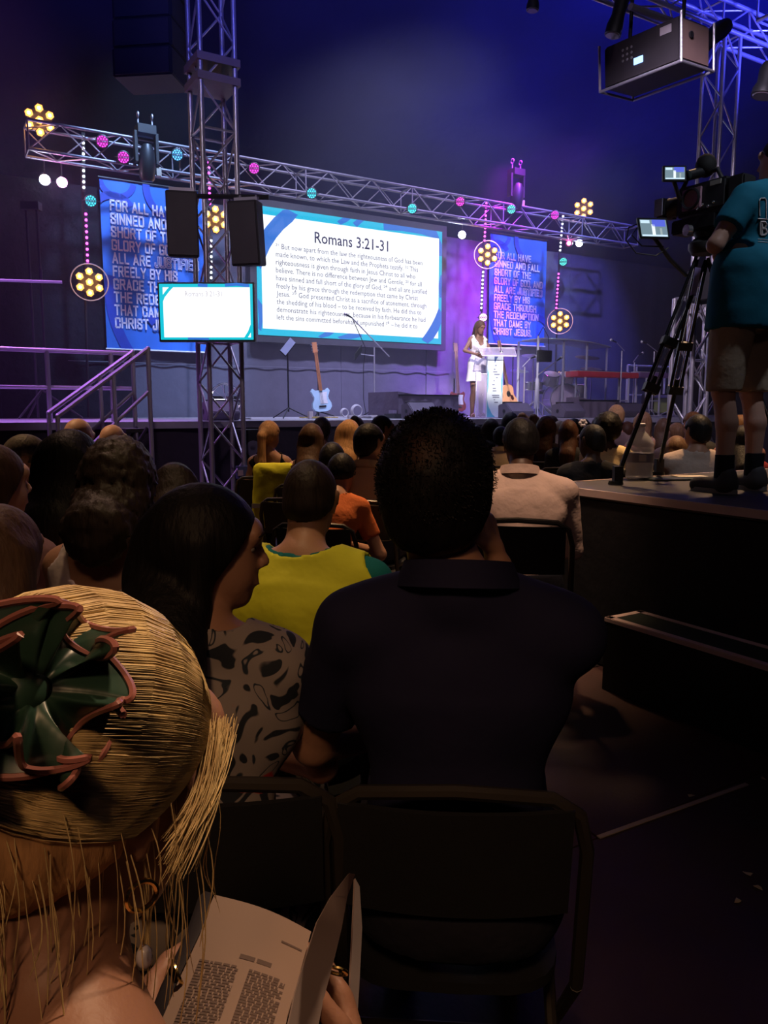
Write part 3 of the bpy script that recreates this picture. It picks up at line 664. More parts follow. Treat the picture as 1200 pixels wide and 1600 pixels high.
top_truss2 = truss('second overhead box truss at the top right running towards the audience', rb + U * .2 + N * .3 + V((0, 0, zt + .02)), rb + U * .2 + N * 4.0 + V((0, 0, zt + .02)), .33, .33, U, ZV, .5, .028, .012)

# ---- lamps
def basis(d):
    d = V(d).normalized(); x = d.cross(ZV).normalized() if abs(d.z) < .98 else V((1, 0, 0)); y = x.cross(d); return x, y, d
def toward(p, tz=.0): q = V((0, 0, CAMH)) - V(p); q.z += tz; return q.normalized()
EM = {}
def em(n, c, s): return lampm('lamp ' + n, c, s)
AMBER = em('amber', (1, .40, .07), 2.6); AMBERC = em('amber core', (1, .75, .35), 4)
def flower(px, py, off, label, dz=0, ring=True):
    c = W3(px, py, off); R = .235; d = (V((0, -.2, CAMH)) - c); d.z *= .5; x, y, d = basis(d)
    t = thing('blinder_lamp', label, 'stage lamp', c - d * .1, 0, 'seven cell amber blinder lamps')
    b = MB(); b.lathe(c - d * .09, [(.10, 0), (.16, .02), (.17, .05), (.06, .062)], 12, d); b.build('housing', M_blkp, t)
    if ring: MB().ring(c, R + .03, .009, d, 32, 6, 0, 2 * math.pi, x).build('ring', M_steel, t)
    for i in range(7):
        a = math.pi / 6 + (i - 1) * math.pi / 3 + .5 * math.pi - math.pi / 6; q = c + ((x * math.cos(a) + y * math.sin(a)) * .155 if i else V((0, 0, 0)))
        MB().lathe(q - d * .05, [(.03, 0), (.068, .03), (.07, .055), (.062, .057)], 6, d).build('cell_housing', M_blkp, t)
        o = MB().lathe(q + d * .008, [(.054, 0), (.056, .006), (.050, .010)], 6, d).build('cell', AMBER, t)
        MB().lathe(q + d * .019, [(.026, 0), (.02, .003)], 10, d).build('bulb', AMBERC, t)
    point('blinder_light', c + d * .14, (1, .42, .1), 9, .12); return t
def par(px, py, off, colname, col, label, r=.085, s=8, sub=True):
    c = W3(px, py, off); x, y, d = basis(V((0, 0, CAMH)) - c)
    t = thing('par_can', label, 'stage lamp', c - d * .05, 0, 'small round colour wash lamps on the rig')
    MB().lathe(c - d * .13, [(.04, 0), (r, .03), (r + .008, .12), (r - .003, .13)], 18, d).build('housing', M_blkp, t)
    MB().ring(c - d * .05, r + .03, .007, y, 14, 6, 0, math.pi, x).build('yoke', M_blk, t)
    lens = MB().lathe(c - d * .002, [(r * .93, 0), (r * .9, .004)], 18, d).build('lens', em(colname + ' dim', col, s * .05), t)
    b = MB()
    for rr, nn in ((0, 1), (r * .42, 6), (r * .76, 12)):
        for k in range(nn): a = 2 * math.pi * k / nn; b.ball(c + d * .006 + (x * math.cos(a) + y * math.sin(a)) * rr, r * .12, 6, 4)
    b.build('led_cluster', em(colname + ' bead', col, s * .35), t, kind='stuff'); spot('par_light', c + d * .03, c + d * 1.0 - ZV * .9, col, 22, 60, .8, .07); return t
MAG = (1, .05, .85); CYA = (.05, .75, 1); TEA = (.1, .95, .85); WHT = (.75, .85, 1); BLU = (.1, .45, 1)
def strip(px0, py0, px1, py1, off, colname, col, label, s=9):
    a = W3(px0, py0, off); b = W3(px1, py1, off); t = thing('led_strip', label, 'light strip', a, 0, 'upright led strips of beads'); d = (b - a); n = max(6, int(d.length / .075)); y = toward(a)
    MB().box((a + b) / 2 - y * .02, (.05, .02, d.length + .06), ax=y.cross(ZV).normalized(), ay=y, az=d.normalized()).build('backing', M_blk, t)
    m = MB()
    for i in range(n): m.ball(a + d * ((i + .5) / n) + y * .004, .019, 8, 5)
    m.build('led_row', em(colname + ' strip', col, s), t, kind='stuff'); return t
def pipe(px, off, z0, z1, label, px2=None):
    u0 = WP(px, 640, off)[0]; u1 = WP(px2 if px2 else px, 300, off)[0]; t = thing('lamp_pole', label, 'pole', W(u0, z0, off)); rod('pipe', W(u0, z0, off - .06), W(u1, z1, off - .06), .02, M_blk, t, 8)
    MB().lathe(W(u0, z0, off - .06), [(.16, 0), (.16, .012), (.03, .02)], 16).build('base', M_blk, t); return t
LS = 'lamp pole '
pipe(139, .75, DECK, 4.92, 'dark upright lamp pole left of the large blue banner', 131)
pipe(331, .75, DECK, 4.92, 'dark upright lamp pole seen through the front tower', 328)
pipe(752, .75, DECK, 4.92, 'dark upright lamp pole left of the narrow right banner', 760)
pipe(869, .75, DECK, 4.92, 'dark upright lamp pole right of the narrow right banner', 880)
strip(130, 210, 131, 297, .8, 'white', WHT, 'white vertical led strip at the left above the cyan lamp')
strip(134, 330, 137, 412, .8, 'magenta', MAG, 'magenta vertical led strip left of the large banner')
strip(326, 250, 328, 322, .8, 'magenta', MAG, 'magenta vertical led strip high behind the front tower')
strip(330, 372, 330, 438, .8, 'white', WHT, 'white vertical led strip behind the front tower above the small screen')
strip(760, 314, 757, 379, .8, 'magenta', MAG, 'magenta vertical led strip above the blinder by the right banner', 6)
strip(755, 422, 752, 484, .8, 'white', WHT, 'white vertical led strip above the speaker at the lectern', 5)
strip(880, 335, 875, 394, .8, 'white', WHT, 'white vertical led strip right of the right banner', 5)
strip(873, 425, 869, 484, .8, 'magenta', MAG, 'magenta vertical led strip right of the right banner below the teal lamp', 6)
flower(62, 188, .9, 'amber seven cell lamp high at the far left end of the truss', ring=False)
flower(140, 441, .8, 'amber seven cell lamp at the left beside the banner bottom')
flower(337, 343, .8, 'amber seven cell lamp seen through the front tower', ring=False)
flower(762, 398, .8, 'amber seven cell lamp overlapping the left edge of the right banner')
flower(912, 326, .9, 'amber seven cell lamp at the far right end of the truss', ring=False)
flower(875, 502, .8, 'amber seven cell lamp low beside the right banner')
for px, py, n, c, lb, s in ((160, 221, 'magenta', MAG, 'magenta wash lamp on the truss right of the white strip', 7), (193, 246, 'magenta', MAG, 'dim magenta wash lamp beside the dark moving head', 2), (277, 242, 'blue', BLU, 'blue wash lamp on the truss left of the front tower', 8),
        (142, 314, 'cyan', CYA, 'cyan wash lamp between the two left led strips', 7), (397, 263, 'magenta', MAG, 'magenta wash lamp on the truss right of the front tower', 7), (487, 302, 'cyan', CYA, 'cyan wash lamp above the left half of the big screen', 8),
        (644, 326, 'cyan2', (.05, .85, 1), 'cyan wash lamp above the right half of the big screen', 8), (719, 315, 'magenta', MAG, 'magenta wash lamp above the right end of the big screen', 8), (799, 327, 'teal', TEA, 'teal wash lamp above the right banner', 7),
        (867, 336, 'magenta', MAG, 'magenta wash lamp above the right edge of the right banner', 7), (880, 409, 'teal', TEA, 'teal wash lamp between the two right led strips', 10), (755, 496, 'pinkwhite', (1, .6, .9), 'pinkish white wash lamp just above the speaker', 16)):
    par(px, py, 1.32 if py < 340 and px > 150 else .85, n, c, lb, s=s)
def beamer(px, py, off, n, c, label, s, r=.07):
    p = W3(px, py, off); x, y, d = basis(V((0, 0, CAMH)) - p); t = thing('spot_lamp', label, 'stage lamp', p - d * .1, 0, 'bright compact spot lamps under the truss')
    MB().lathe(p - d * .22, [(.05, 0), (.08, .03), (.085, .2), (.07, .22)], 16, d).build('housing', M_blkp, t)
    rod('hanger', p - d * .12, p - d * .12 + ZV * .35, .012, M_blk, t); MB().lathe(p, [(r, 0), (r * .95, .01)], 16, d).build('lens', em(n + ' hot', c, s), t); point('spot_light', p + d * .1, c, 9 if r > .05 else 3, .07); return t
beamer(70, 281, .9, 'white', (.7, .85, 1), 'white spot lamp under the left end of the truss', 60); beamer(97, 285, .9, 'magenta', (1, .25, .8), 'magenta spot lamp under the left end of the truss', 30)
beamer(722, 367, .8, 'white', (.7, .85, 1), 'white spot lamp right of the big screen', 60); beamer(905, 380, .8, 'white', (.7, .85, 1), 'white spot lamp under the right end of the truss', 60)
beamer(889, 380, .8, 'red', (1, .1, .35), 'pinkish red spot lamp beside the white one on the right', 14, .045)
q = P(363, 321, 8.05); t = thing('clip_lamp', 'tiny white lamp clipped to the front tower', 'lamp', q); MB().ball(q, .022, 10, 6).build('bulb', em('clip', (1, .95, .9), 18), t); MB().lathe(q + V((0, .09, 0)), [(.02, 0), (.03, .06)], 10, (0, -1, 0)).build('housing', M_blkp, t)

def moving_head(px, py, off, label):
    c = W3(px, py, off); t = thing('moving_head', label, 'stage lamp', c)
    MB().box(c + ZV * .42, (.26, .22, .12), ax=U).build('base', M_blkp, t)
    for sg in (-1, 1): MB().box(c + ZV * .18 + U * .15 * sg, (.04, .12, .42), ax=U).build('arm', M_blkp, t)
    MB().lathe(c + ZV * (-.28), [(.08, 0), (.11, .04), (.12, .25), (.10, .42), (.06, .5)], 18, V((0, 0, 1)) + N * .15).build('head', M_blk, t)
    for sg in (-1, 1):
        MB().ring(c + ZV * .62 + U * .1 * sg, .04, .01, U, 14, 6).build('clamp', M_steel, t)
        rod('clamp_stem', c + ZV * .48 + U * .1 * sg, c + ZV * .58 + U * .1 * sg, .012, M_steel, t)
    MB().box(c + U * .17 - ZV * .12, (.07, .05, .12), ax=U).build('label_plate', mat('worn pale tag', (.35, .3, .25), .6), t)
moving_head(229, 252, 1.3, 'dark moving head lamp standing on the left truss'); moving_head(806, 306, 1.2, 'dark moving head lamp on the truss above the right banner')
# crossbar on the tower with two speakers
bz = P(330, 306, 7.9).z; a = P(262, 303, 7.9); b = P(420, 312, 7.95); a.z = b.z = bz
xb = thing('cross_bar', 'black horizontal pipe clamped across the front tower', 'pipe', a); rod('pipe', a, b, .025, M_blk, xb)
def hung_speaker(px, py, Y, label, tilt, rz):
    c = P(px, py, Y); t = thing('hung_speaker', label, 'loudspeaker', c, 0); R = Matrix.Rotation(rz, 3, 'Z') @ Matrix.Rotation(tilt, 3, 'X'); x = R @ V((1, 0, 0)); y = R @ V((0, 1, 0)); z = R @ V((0, 0, 1)); w, d_, h_ = .30, .28, .60
    o = [(-.15, -.14), (.15, -.14), (.11, .14), (-.11, .14)]
    MB().prism([c + x * i + y * j - z * .30 for i, j in o], z * .6).build('cabinet', M_cab, t, bevel=.008)
    MB().box(c - y * .145, (.27, .012, .56), x, y, z).build('grille', mat('dark speaker grille', (.03, .025, .03), .6, bump=.002, bs=400), t)
    rod('bracket', c + z * .30 - x * .08, V((c.x - .08 * x.x, c.y, bz)) , .012, M_steel, t); rod('bracket', c + z * .30 + x * .08, V((c.x + .08 * x.x, c.y, bz)), .012, M_steel, t)
    MB().box(c + z * .325, (.24, .06, .03), x, y, z).build('yoke', M_steel, t)
hung_speaker(286, 352, 7.8, 'black wedge loudspeaker hung left of the front tower', rad(8), rad(12)); hung_speaker(389, 366, 7.9, 'black wedge loudspeaker hung right of the front tower', rad(8), rad(-12))
# line array
la = thing('line_array', 'large black hanging speaker column at the top left', 'loudspeaker', P(238, 138, 9)); zb = P(238, 134, 9.0).z; ctr = P(238, 134, 9.0)
for i in range(5):
    q = V((ctr.x, ctr.y + .03 * i, zb + .15 + i * .30)); MB().box(q, (.66, .5, .285), ax=(1, -.12, 0)).build('array_box', M_cab, la, bevel=.01); MB().box(q - V((.03, .255, 0)), (.6, .015, .25), ax=(1, -.12, 0)).build('grille', MATS['dark speaker grille'], la)
# left: horizontal pipe and a dim stand
a = P(-30, 437, 9.5); b = P(97, 441, 9.9); t = thing('side_pipe', 'thin grey pipe reaching in from the left edge', 'pipe', a); rod('pipe', a, b, .018, M_steel, t); rod('clamp_bar', b - V((.25, 0, 0)), b + V((-.25, 0, .16)), .012, M_blk, t)
c = P(48, 310, 10.6); t = thing('wind_up_stand', 'dim dark winch stand at the far left of the stage', 'stand', (c.x, c.y, DECK)); 
for dx in (-.07, .07): rod('mast', V((c.x + dx, c.y, DECK + .02)), V((c.x + dx, c.y, c.z - .1)), .018, M_blk, t)
MB().box(c - ZV * .1, (.24, .12, .10)).build('head', M_blkp, t)
for an_ in (0.3, 2.4, 4.5): rod('leg', V((c.x, c.y, DECK + .4)), V((c.x + math.cos(an_) * .5, c.y + math.sin(an_) * .5, DECK + .02)), .014, M_blk, t)

# ---- projector at top right
pc = P(1024, 92, 8.3); pj = thing('projector', 'big dark projector hanging from the overhead truss', 'projector', pc); x = (U * .6 + N * -.2 + V((0.15, 0, 0))).normalized()
x = V((math.cos(rad(38)), math.sin(rad(38)), 0)); yv = ZV.cross(x); tl = Matrix.Rotation(rad(-5), 3, yv); az = tl @ ZV; x = tl @ x
M_pj = mat('dark projector shell', (.04, .035, .04), .45)
yy = az.cross(x); S1 = (.52, .86, .40)
MB().box(pc, S1, x, yy, az).build('body', M_pj, pj, bevel=.02)
MB().box(pc - x * (S1[0] / 2 + .004) + yy * .02 - az * .05, (.01, .10, .06), x, yy, az).build('display', em('blue display', (.25, .45, 1), 3), pj)
k = 0
for i in range(3):
    for j in range(3): MB().lathe(pc - x * (S1[0] / 2) + yy * (.20 - i * .05) + az * (.10 - j * .05), [(.013, 0), (.01, .008)], 8, -x).build('button', mat('grey button', (.25, .25, .25), .5), pj)
MB().box(pc - x * (S1[0] / 2 + .003) - yy * .28 + az * .12, (.006, .12, .07), x, yy, az).build('sticker', mat('pale sticker', (.45, .4, .42), .6), pj)
MB().box(pc - yy * (S1[1] / 2 + .004), (.46, .01, .34), x, yy, az).build('lit_side_panel', mat('brown lit side panel', (.22, .14, .12), .5), pj); MB().lathe(pc - yy * (S1[1] / 2 + .01) - x * .1 + az * .05, [(.03, 0), (.03, .02)], 10, -yy).build('socket', M_blk, pj)  # brownish light on this side is put into the panel colour
for i in (-1, 1):
    for j in (-1, 1): rod('corner_post', pc + x * i * .29 + yy * j * .46 - az * .22, pc + x * i * .29 + yy * j * .46 + az * .22, .014, M_steel, pj)
for i in (-1, 1): rod('cradle_bar', pc + x * i * .29 - yy * .46 - az * .215, pc + x * i * .29 + yy * .46 - az * .215, .014, M_steel, pj); rod('cradle_bar', pc - x * .29 + yy * .46 * i - az * .215, pc + x * .29 + yy * .46 * i - az * .215, .014, M_steel, pj)
for i in (-1, 1): rod('hanger', pc + yy * i * .3 + az * .2, pc + yy * i * .3 + ZV * .75, .02, M_blk, pj)
a = P(985, 10, 8.2); b = P(1062, 38, 8.6); t = thing('short_pipe', 'short grey pipe above the projector', 'pipe', a); rod('pipe', a, b, .035, M_alu, t)
def tube_lamp(a, b, r, label):
    a = V(a); b = V(b); t = thing('profile_spot', label, 'stage lamp', a); d = (b - a); MB().lathe(a, [(r * .8, 0), (r, d.length * .2), (r * .9, d.length * .6), (r * 1.15, d.length * .8), (r * 1.15, d.length)], 14, d).build('housing', M_blk, t); MB().lathe(b, [(r * 1.0, 0), (r * .9, .01)], 14, d).build('lens', M_glass if 0 else mat('dark lens', (.1, .08, .1), .1), t)
tube_lamp(P(978, -20, 8), P(957, 55, 8), .07, 'dark profile spot pointing down left of the projector'); tube_lamp(P(1135, 40, 8.4), P(1088, 75, 8.2), .09, 'dark profile spot right of the projector'); tube_lamp(P(836, -25, 9), P(832, 16, 9), .06, 'dark lamp tip hanging at the top edge')
tube_lamp(P(1206, 100, 8), P(1192, 150, 8), .10, 'dark lamp hanging at the right edge of the picture')

# ================================================================== SCREENS AND BANNERS
M_scrW = em('screen white', (.93, .97, 1), 1.25); M_scrC = em('screen cyan', (.0, .55, .85), .95); M_scrB = em('screen blue', (.03, .22, .85), .8); M_scrT = em('screen text', (.05, .04, .13), .5); M_scrG = em('screen grey text', (.22, .2, .3), .7)
u0, vtop = WP(400, 322, .25); u1, _ = WP(691, 440, .25); _, v0 = WP(402, 526, .25); hgt = vtop - v0
_, vt2 = WP(691, 360, .25); _, vb2 = WP(690, 535, .25)
vT = (vtop + vt2) / 2; vB = (v0 + vb2) / 2
scr = thing('big_screen', 'large bright screen with blue border showing a text page', 'screen', W(u0, vB, .2))
MB().wbox(u0 - .12, u1 + .12, vB - .12, vT + .12, .10, .22).build('frame', mat('dark screen frame', (.05, .05, .06), .5), scr)
MB().wbox(u0, u1, vB, vT, .222, .232).build('border', M_scrC, scr)
i0, it_ = WP(409, 400, .25)[0], WP(409, 334, .25)[1]; i1 = WP(686, 450, .25)[0]; ib = WP(411, 513, .25)[1]
MB().wbox(i0, i1, ib, it_, .2325, .236).build('page', M_scrW, scr)
def arc_band(pts, w, off, m, parent, name='swirl', clip=None):
    """flat band following (u, v) points"""
    b = MB(); L = []; Rr = []
    for i, p in enumerate(pts):
        q0 = pts[max(i - 1, 0)]; q1 = pts[min(i + 1, len(pts) - 1)]; d = (q1[0] - q0[0], q1[1] - q0[1]); l = math.hypot(*d); nx, ny = -d[1] / l, d[0] / l; ww = w[i] if isinstance(w, list) else w
        L.append((p[0] + nx * ww / 2, p[1] + ny * ww / 2)); Rr.append((p[0] - nx * ww / 2, p[1] - ny * ww / 2))
    def cl(p): return (min(max(p[0], clip[0]), clip[1]), min(max(p[1], clip[2]), clip[3])) if clip else p
    vs = [W(*cl(p), off) for p in L] + [W(*cl(p), off) for p in Rr] + [W(*cl(p), off - .002) for p in L] + [W(*cl(p), off - .002) for p in Rr]; n = len(pts)
    fs = [(i, i + 1, n + i + 1, n + i) for i in range(n - 1)] + [(2 * n + i, 3 * n + i, 3 * n + i + 1, 2 * n + i + 1) for i in range(n - 1)] + [(i, 2 * n + i, 2 * n + i + 1, i + 1) for i in range(n - 1)] + [(n + i, n + i + 1, 3 * n + i + 1, 3 * n + i) for i in range(n - 1)]
    return b.add(vs, fs).build(name, m, parent)
def pw(px, py, off=.25): return WP(px, py, off)
def spx(ps, off=.25): return [pw(x, y, off) for x, y in ps]
cl = (u0, u1, vB, vT)
arc_band(spx([(398, 415), (404, 400), (413, 380), (424, 363), (436, 349), (450, 337), (458, 327)]), .25, .239, M_scrB, scr, clip=cl)
arc_band(spx([(664, 536), (672, 525), (680, 512), (686, 500), (692, 485)]), .20, .239, M_scrB, scr, clip=cl)
arc_band(spx([(530, 350), (540, 342), (545, 333)]), .12, .234, M_scrB, scr, clip=(u0, u1, it_ , vT)); arc_band(spx([(555, 352), (562, 344), (566, 336)]), .12, .234, M_scrB, scr, clip=(u0, u1, it_, vT))
arc_band(spx([(600, 352), (630, 354), (660, 359), (680, 366), (690, 385), (690, 400)]), .16, .234, M_scrB, scr, clip=cl)
arc_band(spx([(500, 530), (512, 521), (520, 512)]), .12, .234, M_scrB, scr, clip=(u0, u1, vB, ib)); arc_band(spx([(530, 532), (548, 524), (566, 520)]), .14, .234, M_scrB, scr, clip=(u0, u1, vB, ib))
arc_band(spx([(400, 470), (408, 478), (410, 500), (404, 515)]), .12, .234, M_scrB, scr, clip=(u0, i0, vB, vT)); arc_band(spx([(692, 430), (688, 445), (690, 465)]), .08, .234, M_scrB, scr, clip=(i1, u1, vB, vT))
ta = pw(492, 378); tb = pw(607, 390)
put_text('Romans 3:21-31', W(ta[0], ta[1] - .01, .241), U, ZV, tb[0] - ta[0], .20, M_scrT, scr, 'title', bold=.01)
LN = ['²¹ But now apart from the law the righteousness of God has been', 'made known, to which the Law and the Prophets testify. ²² This', 'righteousness is given through faith in Jesus Christ to all who', 'believe. There is no difference between Jew and Gentile, ²³ for all',
      'have sinned and fall short of the glory of God, ²⁴ and all are justified', 'freely by his grace through the redemption that came by Christ', 'Jesus. ²⁵ God presented Christ as a sacrifice of atonement, through', 'the shedding of his blood – to be received by faith. He did this to', 'demonstrate his righteousness, because in his forbearance he had', 'left the sins committed beforehand unpunished ²⁶ – he did it to']
EX = [988, 965, 950, 985, 1015, 965, 1013, 985, 1007, 963]
l0 = pw(431, 388); l9 = pw(431, 499)
for i, tx in enumerate(LN):
    ur = pw(380 + EX[i] / 3.529, 450)[0]; v = l0[1] + (l9[1] - l0[1]) * i / 9
    put_text(tx, W(l0[0], v, .241), U, ZV, ur - l0[0], .093, M_scrG, scr, 'text_line', bold=.004)
# small screen on the tower
tvc = P(321, 487.5, 7.82); rr = tvc.y; tw = 1.0; 
A = P(245.5, 441, 7.82); B = P(397, 441, 7.82); Cc = P(246, 534, 7.82); X = (B - A).normalized(); w = (B - A).length; hh = A.z - Cc.z; Zt = V((0, 0, 1)); Nn = X.cross(Zt)
tv = thing('small_screen', 'small bright screen mounted low on the front tower', 'screen', Cc); mid = (A + B) / 2; mid.z = A.z - hh / 2
MB().box(mid + V((0, .04, 0)), (w, .07, hh), X, None, Zt).build('frame', M_blkp, tv)
tvC = em('screen small cyan', (.0, .6, .75), .95)
def tvb(x0, x1, y0, y1, o, m, name): c = A + X * (w * (x0 + x1) / 2) - Zt * (hh * (y0 + y1) / 2) + V((0, -o, 0)); MB().box(c, (w * (x1 - x0), .002, hh * (y1 - y0)), X, None, Zt).build(name, m, tv)
tvb(.018, .982, .028, .965, .001, tvC, 'border'); tvb(.055, .955, .085, .925, .003, M_scrW, 'page')
def tvband(ps, wd_, m):
    b = MB(); pts = [A + X * (w * x) - Zt * (hh * y) + V((0, -.006, 0)) for x, y in ps]; d = [(pts[min(i + 1, len(pts) - 1)] - pts[max(i - 1, 0)]).normalized() for i in range(len(pts))]; sd = [V((0, 1, 0)).cross(q) * wd_ / 2 for q in d]
    vs = [p + s_ for p, s_ in zip(pts, sd)] + [p - s_ for p, s_ in zip(pts, sd)]; n = len(pts); b.add(vs, [(i, i + 1, n + i + 1, n + i) for i in range(n - 1)]).build('swirl', m, tv)
tvband([(.03, .36), (.06, .24), (.11, .14), (.17, .04)], .03, tvC); tvband([(.97, .72), (.94, .84), (.90, .94)], .03, tvC); tvband([(.42, .045), (.52, .06)], .03, M_scrB); tvband([(.70, .05), (.82, .035), (.95, .06)], .03, M_scrB); tvband([(.3, .945), (.52, .955)], .02, M_scrB)
ROOTM.setdefault(tv, Matrix.Identity(4)); q = A + X * (w * .285) - Zt * (hh * .235) + V((0, -.006, 0))
put_text('Romans 3:21-31', q, X, Zt, w * .38, .05, em('screen faint text', (.5, .45, .5), 1.1), tv, 'title')
rod('mount', mid + V((.1, .06, 0)), V((base.x + .2, base.y + .05, mid.z)), .03, M_blk, tv)

# banners
# condensed block lettering: strokes on a unit cell (width w, height 1)
GL = {'A': (.5, [[(.0, 0), (.25, 1), (.5, 0)], [(.10, .27), (.40, .27)]]), 'B': (.48, [[(0, 0), (0, 1), (.40, 1), (.48, .9), (.48, .62), (.38, .52), (0, .52)], [(.38, .52), (.48, .42), (.48, .1), (.40, 0), (0, 0)]]), 'C': (.46, [[(.46, .68), (.46, .92), (.38, 1), (.08, 1), (0, .92), (0, .08), (.08, 0), (.38, 0), (.46, .08), (.46, .32)]]),
 'D': (.48, [[(0, 0), (0, 1), (.38, 1), (.48, .9), (.48, .1), (.38, 0), (0, 0)]]), 'E': (.42, [[(.42, 0), (0, 0), (0, 1), (.42, 1)], [(0, .52), (.36, .52)]]), 'F': (.40, [[(0, 0), (0, 1), (.40, 1)], [(0, .52), (.34, .52)]]), 'G': (.48, [[(.48, .76), (.48, .92), (.38, 1), (.08, 1), (0, .92), (0, .08), (.08, 0), (.38, 0), (.48, .08), (.48, .42), (.30, .42)]]),
 'H': (.48, [[(0, 0), (0, 1)], [(.48, 0), (.48, 1)], [(0, .52), (.48, .52)]]), 'I': (.02, [[(0, 0), (0, 1)]]), 'J': (.36, [[(.36, 1), (.36, .08), (.28, 0), (.06, 0), (0, .08), (0, .3)]]), 'L': (.38, [[(0, 1), (0, 0), (.38, 0)]]), 'M': (.62, [[(0, 0), (0, 1), (.31, .1), (.62, 1), (.62, 0)]]), 'N': (.48, [[(0, 0), (0, 1), (.48, 0), (.48, 1)]]),
 'O': (.48, [[(.08, 0), (0, .08), (0, .92), (.08, 1), (.40, 1), (.48, .92), (.48, .08), (.40, 0), (.08, 0)]]), 'P': (.46, [[(0, 0), (0, 1), (.38, 1), (.46, .9), (.46, .55), (.38, .45), (0, .45)]]), 'R': (.48, [[(0, 0), (0, 1), (.38, 1), (.46, .9), (.46, .6), (.38, .5), (0, .5)], [(.26, .5), (.48, 0)]]),
 'S': (.46, [[(.46, .70), (.46, .92), (.38, 1), (.08, 1), (0, .92), (0, .66), (.46, .34), (.46, .08), (.38, 0), (.08, 0), (0, .08), (0, .3)]]), 'T': (.46, [[(0, 1), (.46, 1)], [(.23, 1), (.23, 0)]]), 'U': (.48, [[(0, 1), (0, .08), (.08, 0), (.40, 0), (.48, .08), (.48, 1)]]), 'V': (.5, [[(0, 1), (.25, 0), (.5, 1)]]), 'Y': (.5, [[(0, 1), (.25, .45), (.5, 1)], [(.25, .45), (.25, 0)]]),
 ',': (.02, [[(0, .02), (-.04, -.12)]]), '.': (.02, [[(0, 0), (0, .05)]]), ' ': (.12, [])}
def block_text(txt, org, ux, vy, width, height, m, parent, th=.17, name='text_line', off=0):
    ux = V(ux); vy = V(vy); nz = ux.cross(vy); x = 0; segs = []
    for ch in txt:
        w_, st_ = GL[ch]; segs += [[(x + a, b * (1 - .17) + .085) for a, b in s_] for s_ in st_]; x += w_ + .17 + .09
    tot = x - .26 + .17; sx = width / tot; sy = height; b = MB()
    for s_ in segs:
        for (x0, y0), (x1, y1) in zip(s_[:-1], s_[1:]):
            d = V((x1 - x0, y1 - y0, 0)); l = d.length
            if l < 1e-6: continue
            d /= l; p_ = V((-d.y, d.x, 0)) * th / 2; e_ = d * th / 2
            q_ = [V((x0, y0, 0)) - e_ + p_, V((x0, y0, 0)) - e_ - p_, V((x1, y1, 0)) + e_ - p_, V((x1, y1, 0)) + e_ + p_]
            b.add([V(org) + ux * ((v_.x + .085) * sx) + vy * (v_.y * sy) + nz * off for v_ in q_], [(0, 1, 2, 3)])
    return b.build(name, m, parent, kind='stuff')
M_ban = mat('blue printed banner cloth', (.03, .16, .62), .55, bump=.012, bs=3, var=.25, vs=1.2, stretch=(1, 1, .4), spec=.4)
M_band = mat('dark blue banner print', (.015, .05, .40), .55, bump=.012, bs=3, var=.15); M_let = mat('pale banner lettering', (.78, .72, .92), .6); M_letw = M_let
BT = ['FOR ALL HAVE', 'SINNED AND FALL', 'SHORT OF THE', 'GLORY OF GOD, AND', 'ALL ARE', 'FREELY BY HIS', 'GRACE THROUGH', 'THE REDEMPTION', 'THAT CAME BY', 'CHRIST JESUS.']
def banner(corner_px, width_px, label, tops, text_x, off=.12):
    tl, bl, tr = corner_px; uu0 = WP(*tl, off)[0]; uu1 = WP(*tr, off)[0]; vt = WP(*tl, off)[1]; vb = WP(*bl, off)[1]; w = uu1 - uu0; h = vt - vb
    t = thing('banner', label, 'banner', W(uu0, vb, off), 0, None); m = MB(); nx, ny = 24, 30; vs = []
    def wav(s, t_): return .012 * math.sin(s * 9 + t_ * 3) * math.sin(t_ * 5 + 1) 
    for k in (0, -1):
        for j in range(ny + 1):
            for i in range(nx + 1): s, t_ = i / nx, j / ny; vs.append(W(uu0 + w * s, vb + h * t_, off - .014 + wav(s, t_) + k * .004))
    q = nx + 1; H_ = q * (ny + 1); fs = [(j * q + i, j * q + i + 1, (j + 1) * q + i + 1, (j + 1) * q + i) for j in range(ny) for i in range(nx)]; fs += [tuple(a + H_ for a in f)[::-1] for f in fs]
    m.add(vs, fs).build('cloth', M_ban, t)
    rod('hem_bar', W(uu0 - .02, vb, off), W(uu1 + .02, vb, off), .014, M_white, t); rod('hem_bar', W(uu0 - .02, vt, off), W(uu1 + .02, vt, off), .014, M_blk, t)
    c2 = (uu0, uu1, vb, vt)
    def Q(s, t_): return (uu0 + w * s, vb + h * t_)
    def circ(cx, cy, r, a0, a1, wd): arc_band([(uu0 + w * cx + math.cos(a0 + (a1 - a0) * i / 30) * r * w, vb + h * cy + math.sin(a0 + (a1 - a0) * i / 30) * r * w) for i in range(31)], wd * w, off + .006, M_band, t, 'printed_ring', c2)
    circ(.12, .78, .20, .6, 2.5, .07); circ(.16, 1.0, .16, 3.3, 6.1, .055); circ(.72, .98, .28, 2.6, 4.6, .07); circ(1.15, .34, 1.1, 3.0, 4.45, .10); circ(.75, -.06, .5, .3, 2.3, .08)
    lh = h * .0755; x0 = text_x
    wf = [.64, .80, .645, .86, .37, .635, .755, .80, .66, .68]
    for i, tx in enumerate(BT):
        tt = tops - i * .0765; o = W(uu0 + w * (x0), vb + h * (tt) - lh * .80, off + .010)
        block_text(tx, o, U, ZV, w * wf[i], lh * .86, M_let, t)
        if i == 4: oo = W(uu0 + w * (x0 + .41), vb + h * tt - lh * .80, off + .010); block_text('JUSTIFIED', oo, U, ZV, w * .45, lh * .86, M_let, t, th=.21); block_text('JUSTIFIED', oo, U, ZV, w * .45, lh * .86, M_band, t, th=.08, off=.002)
    return t
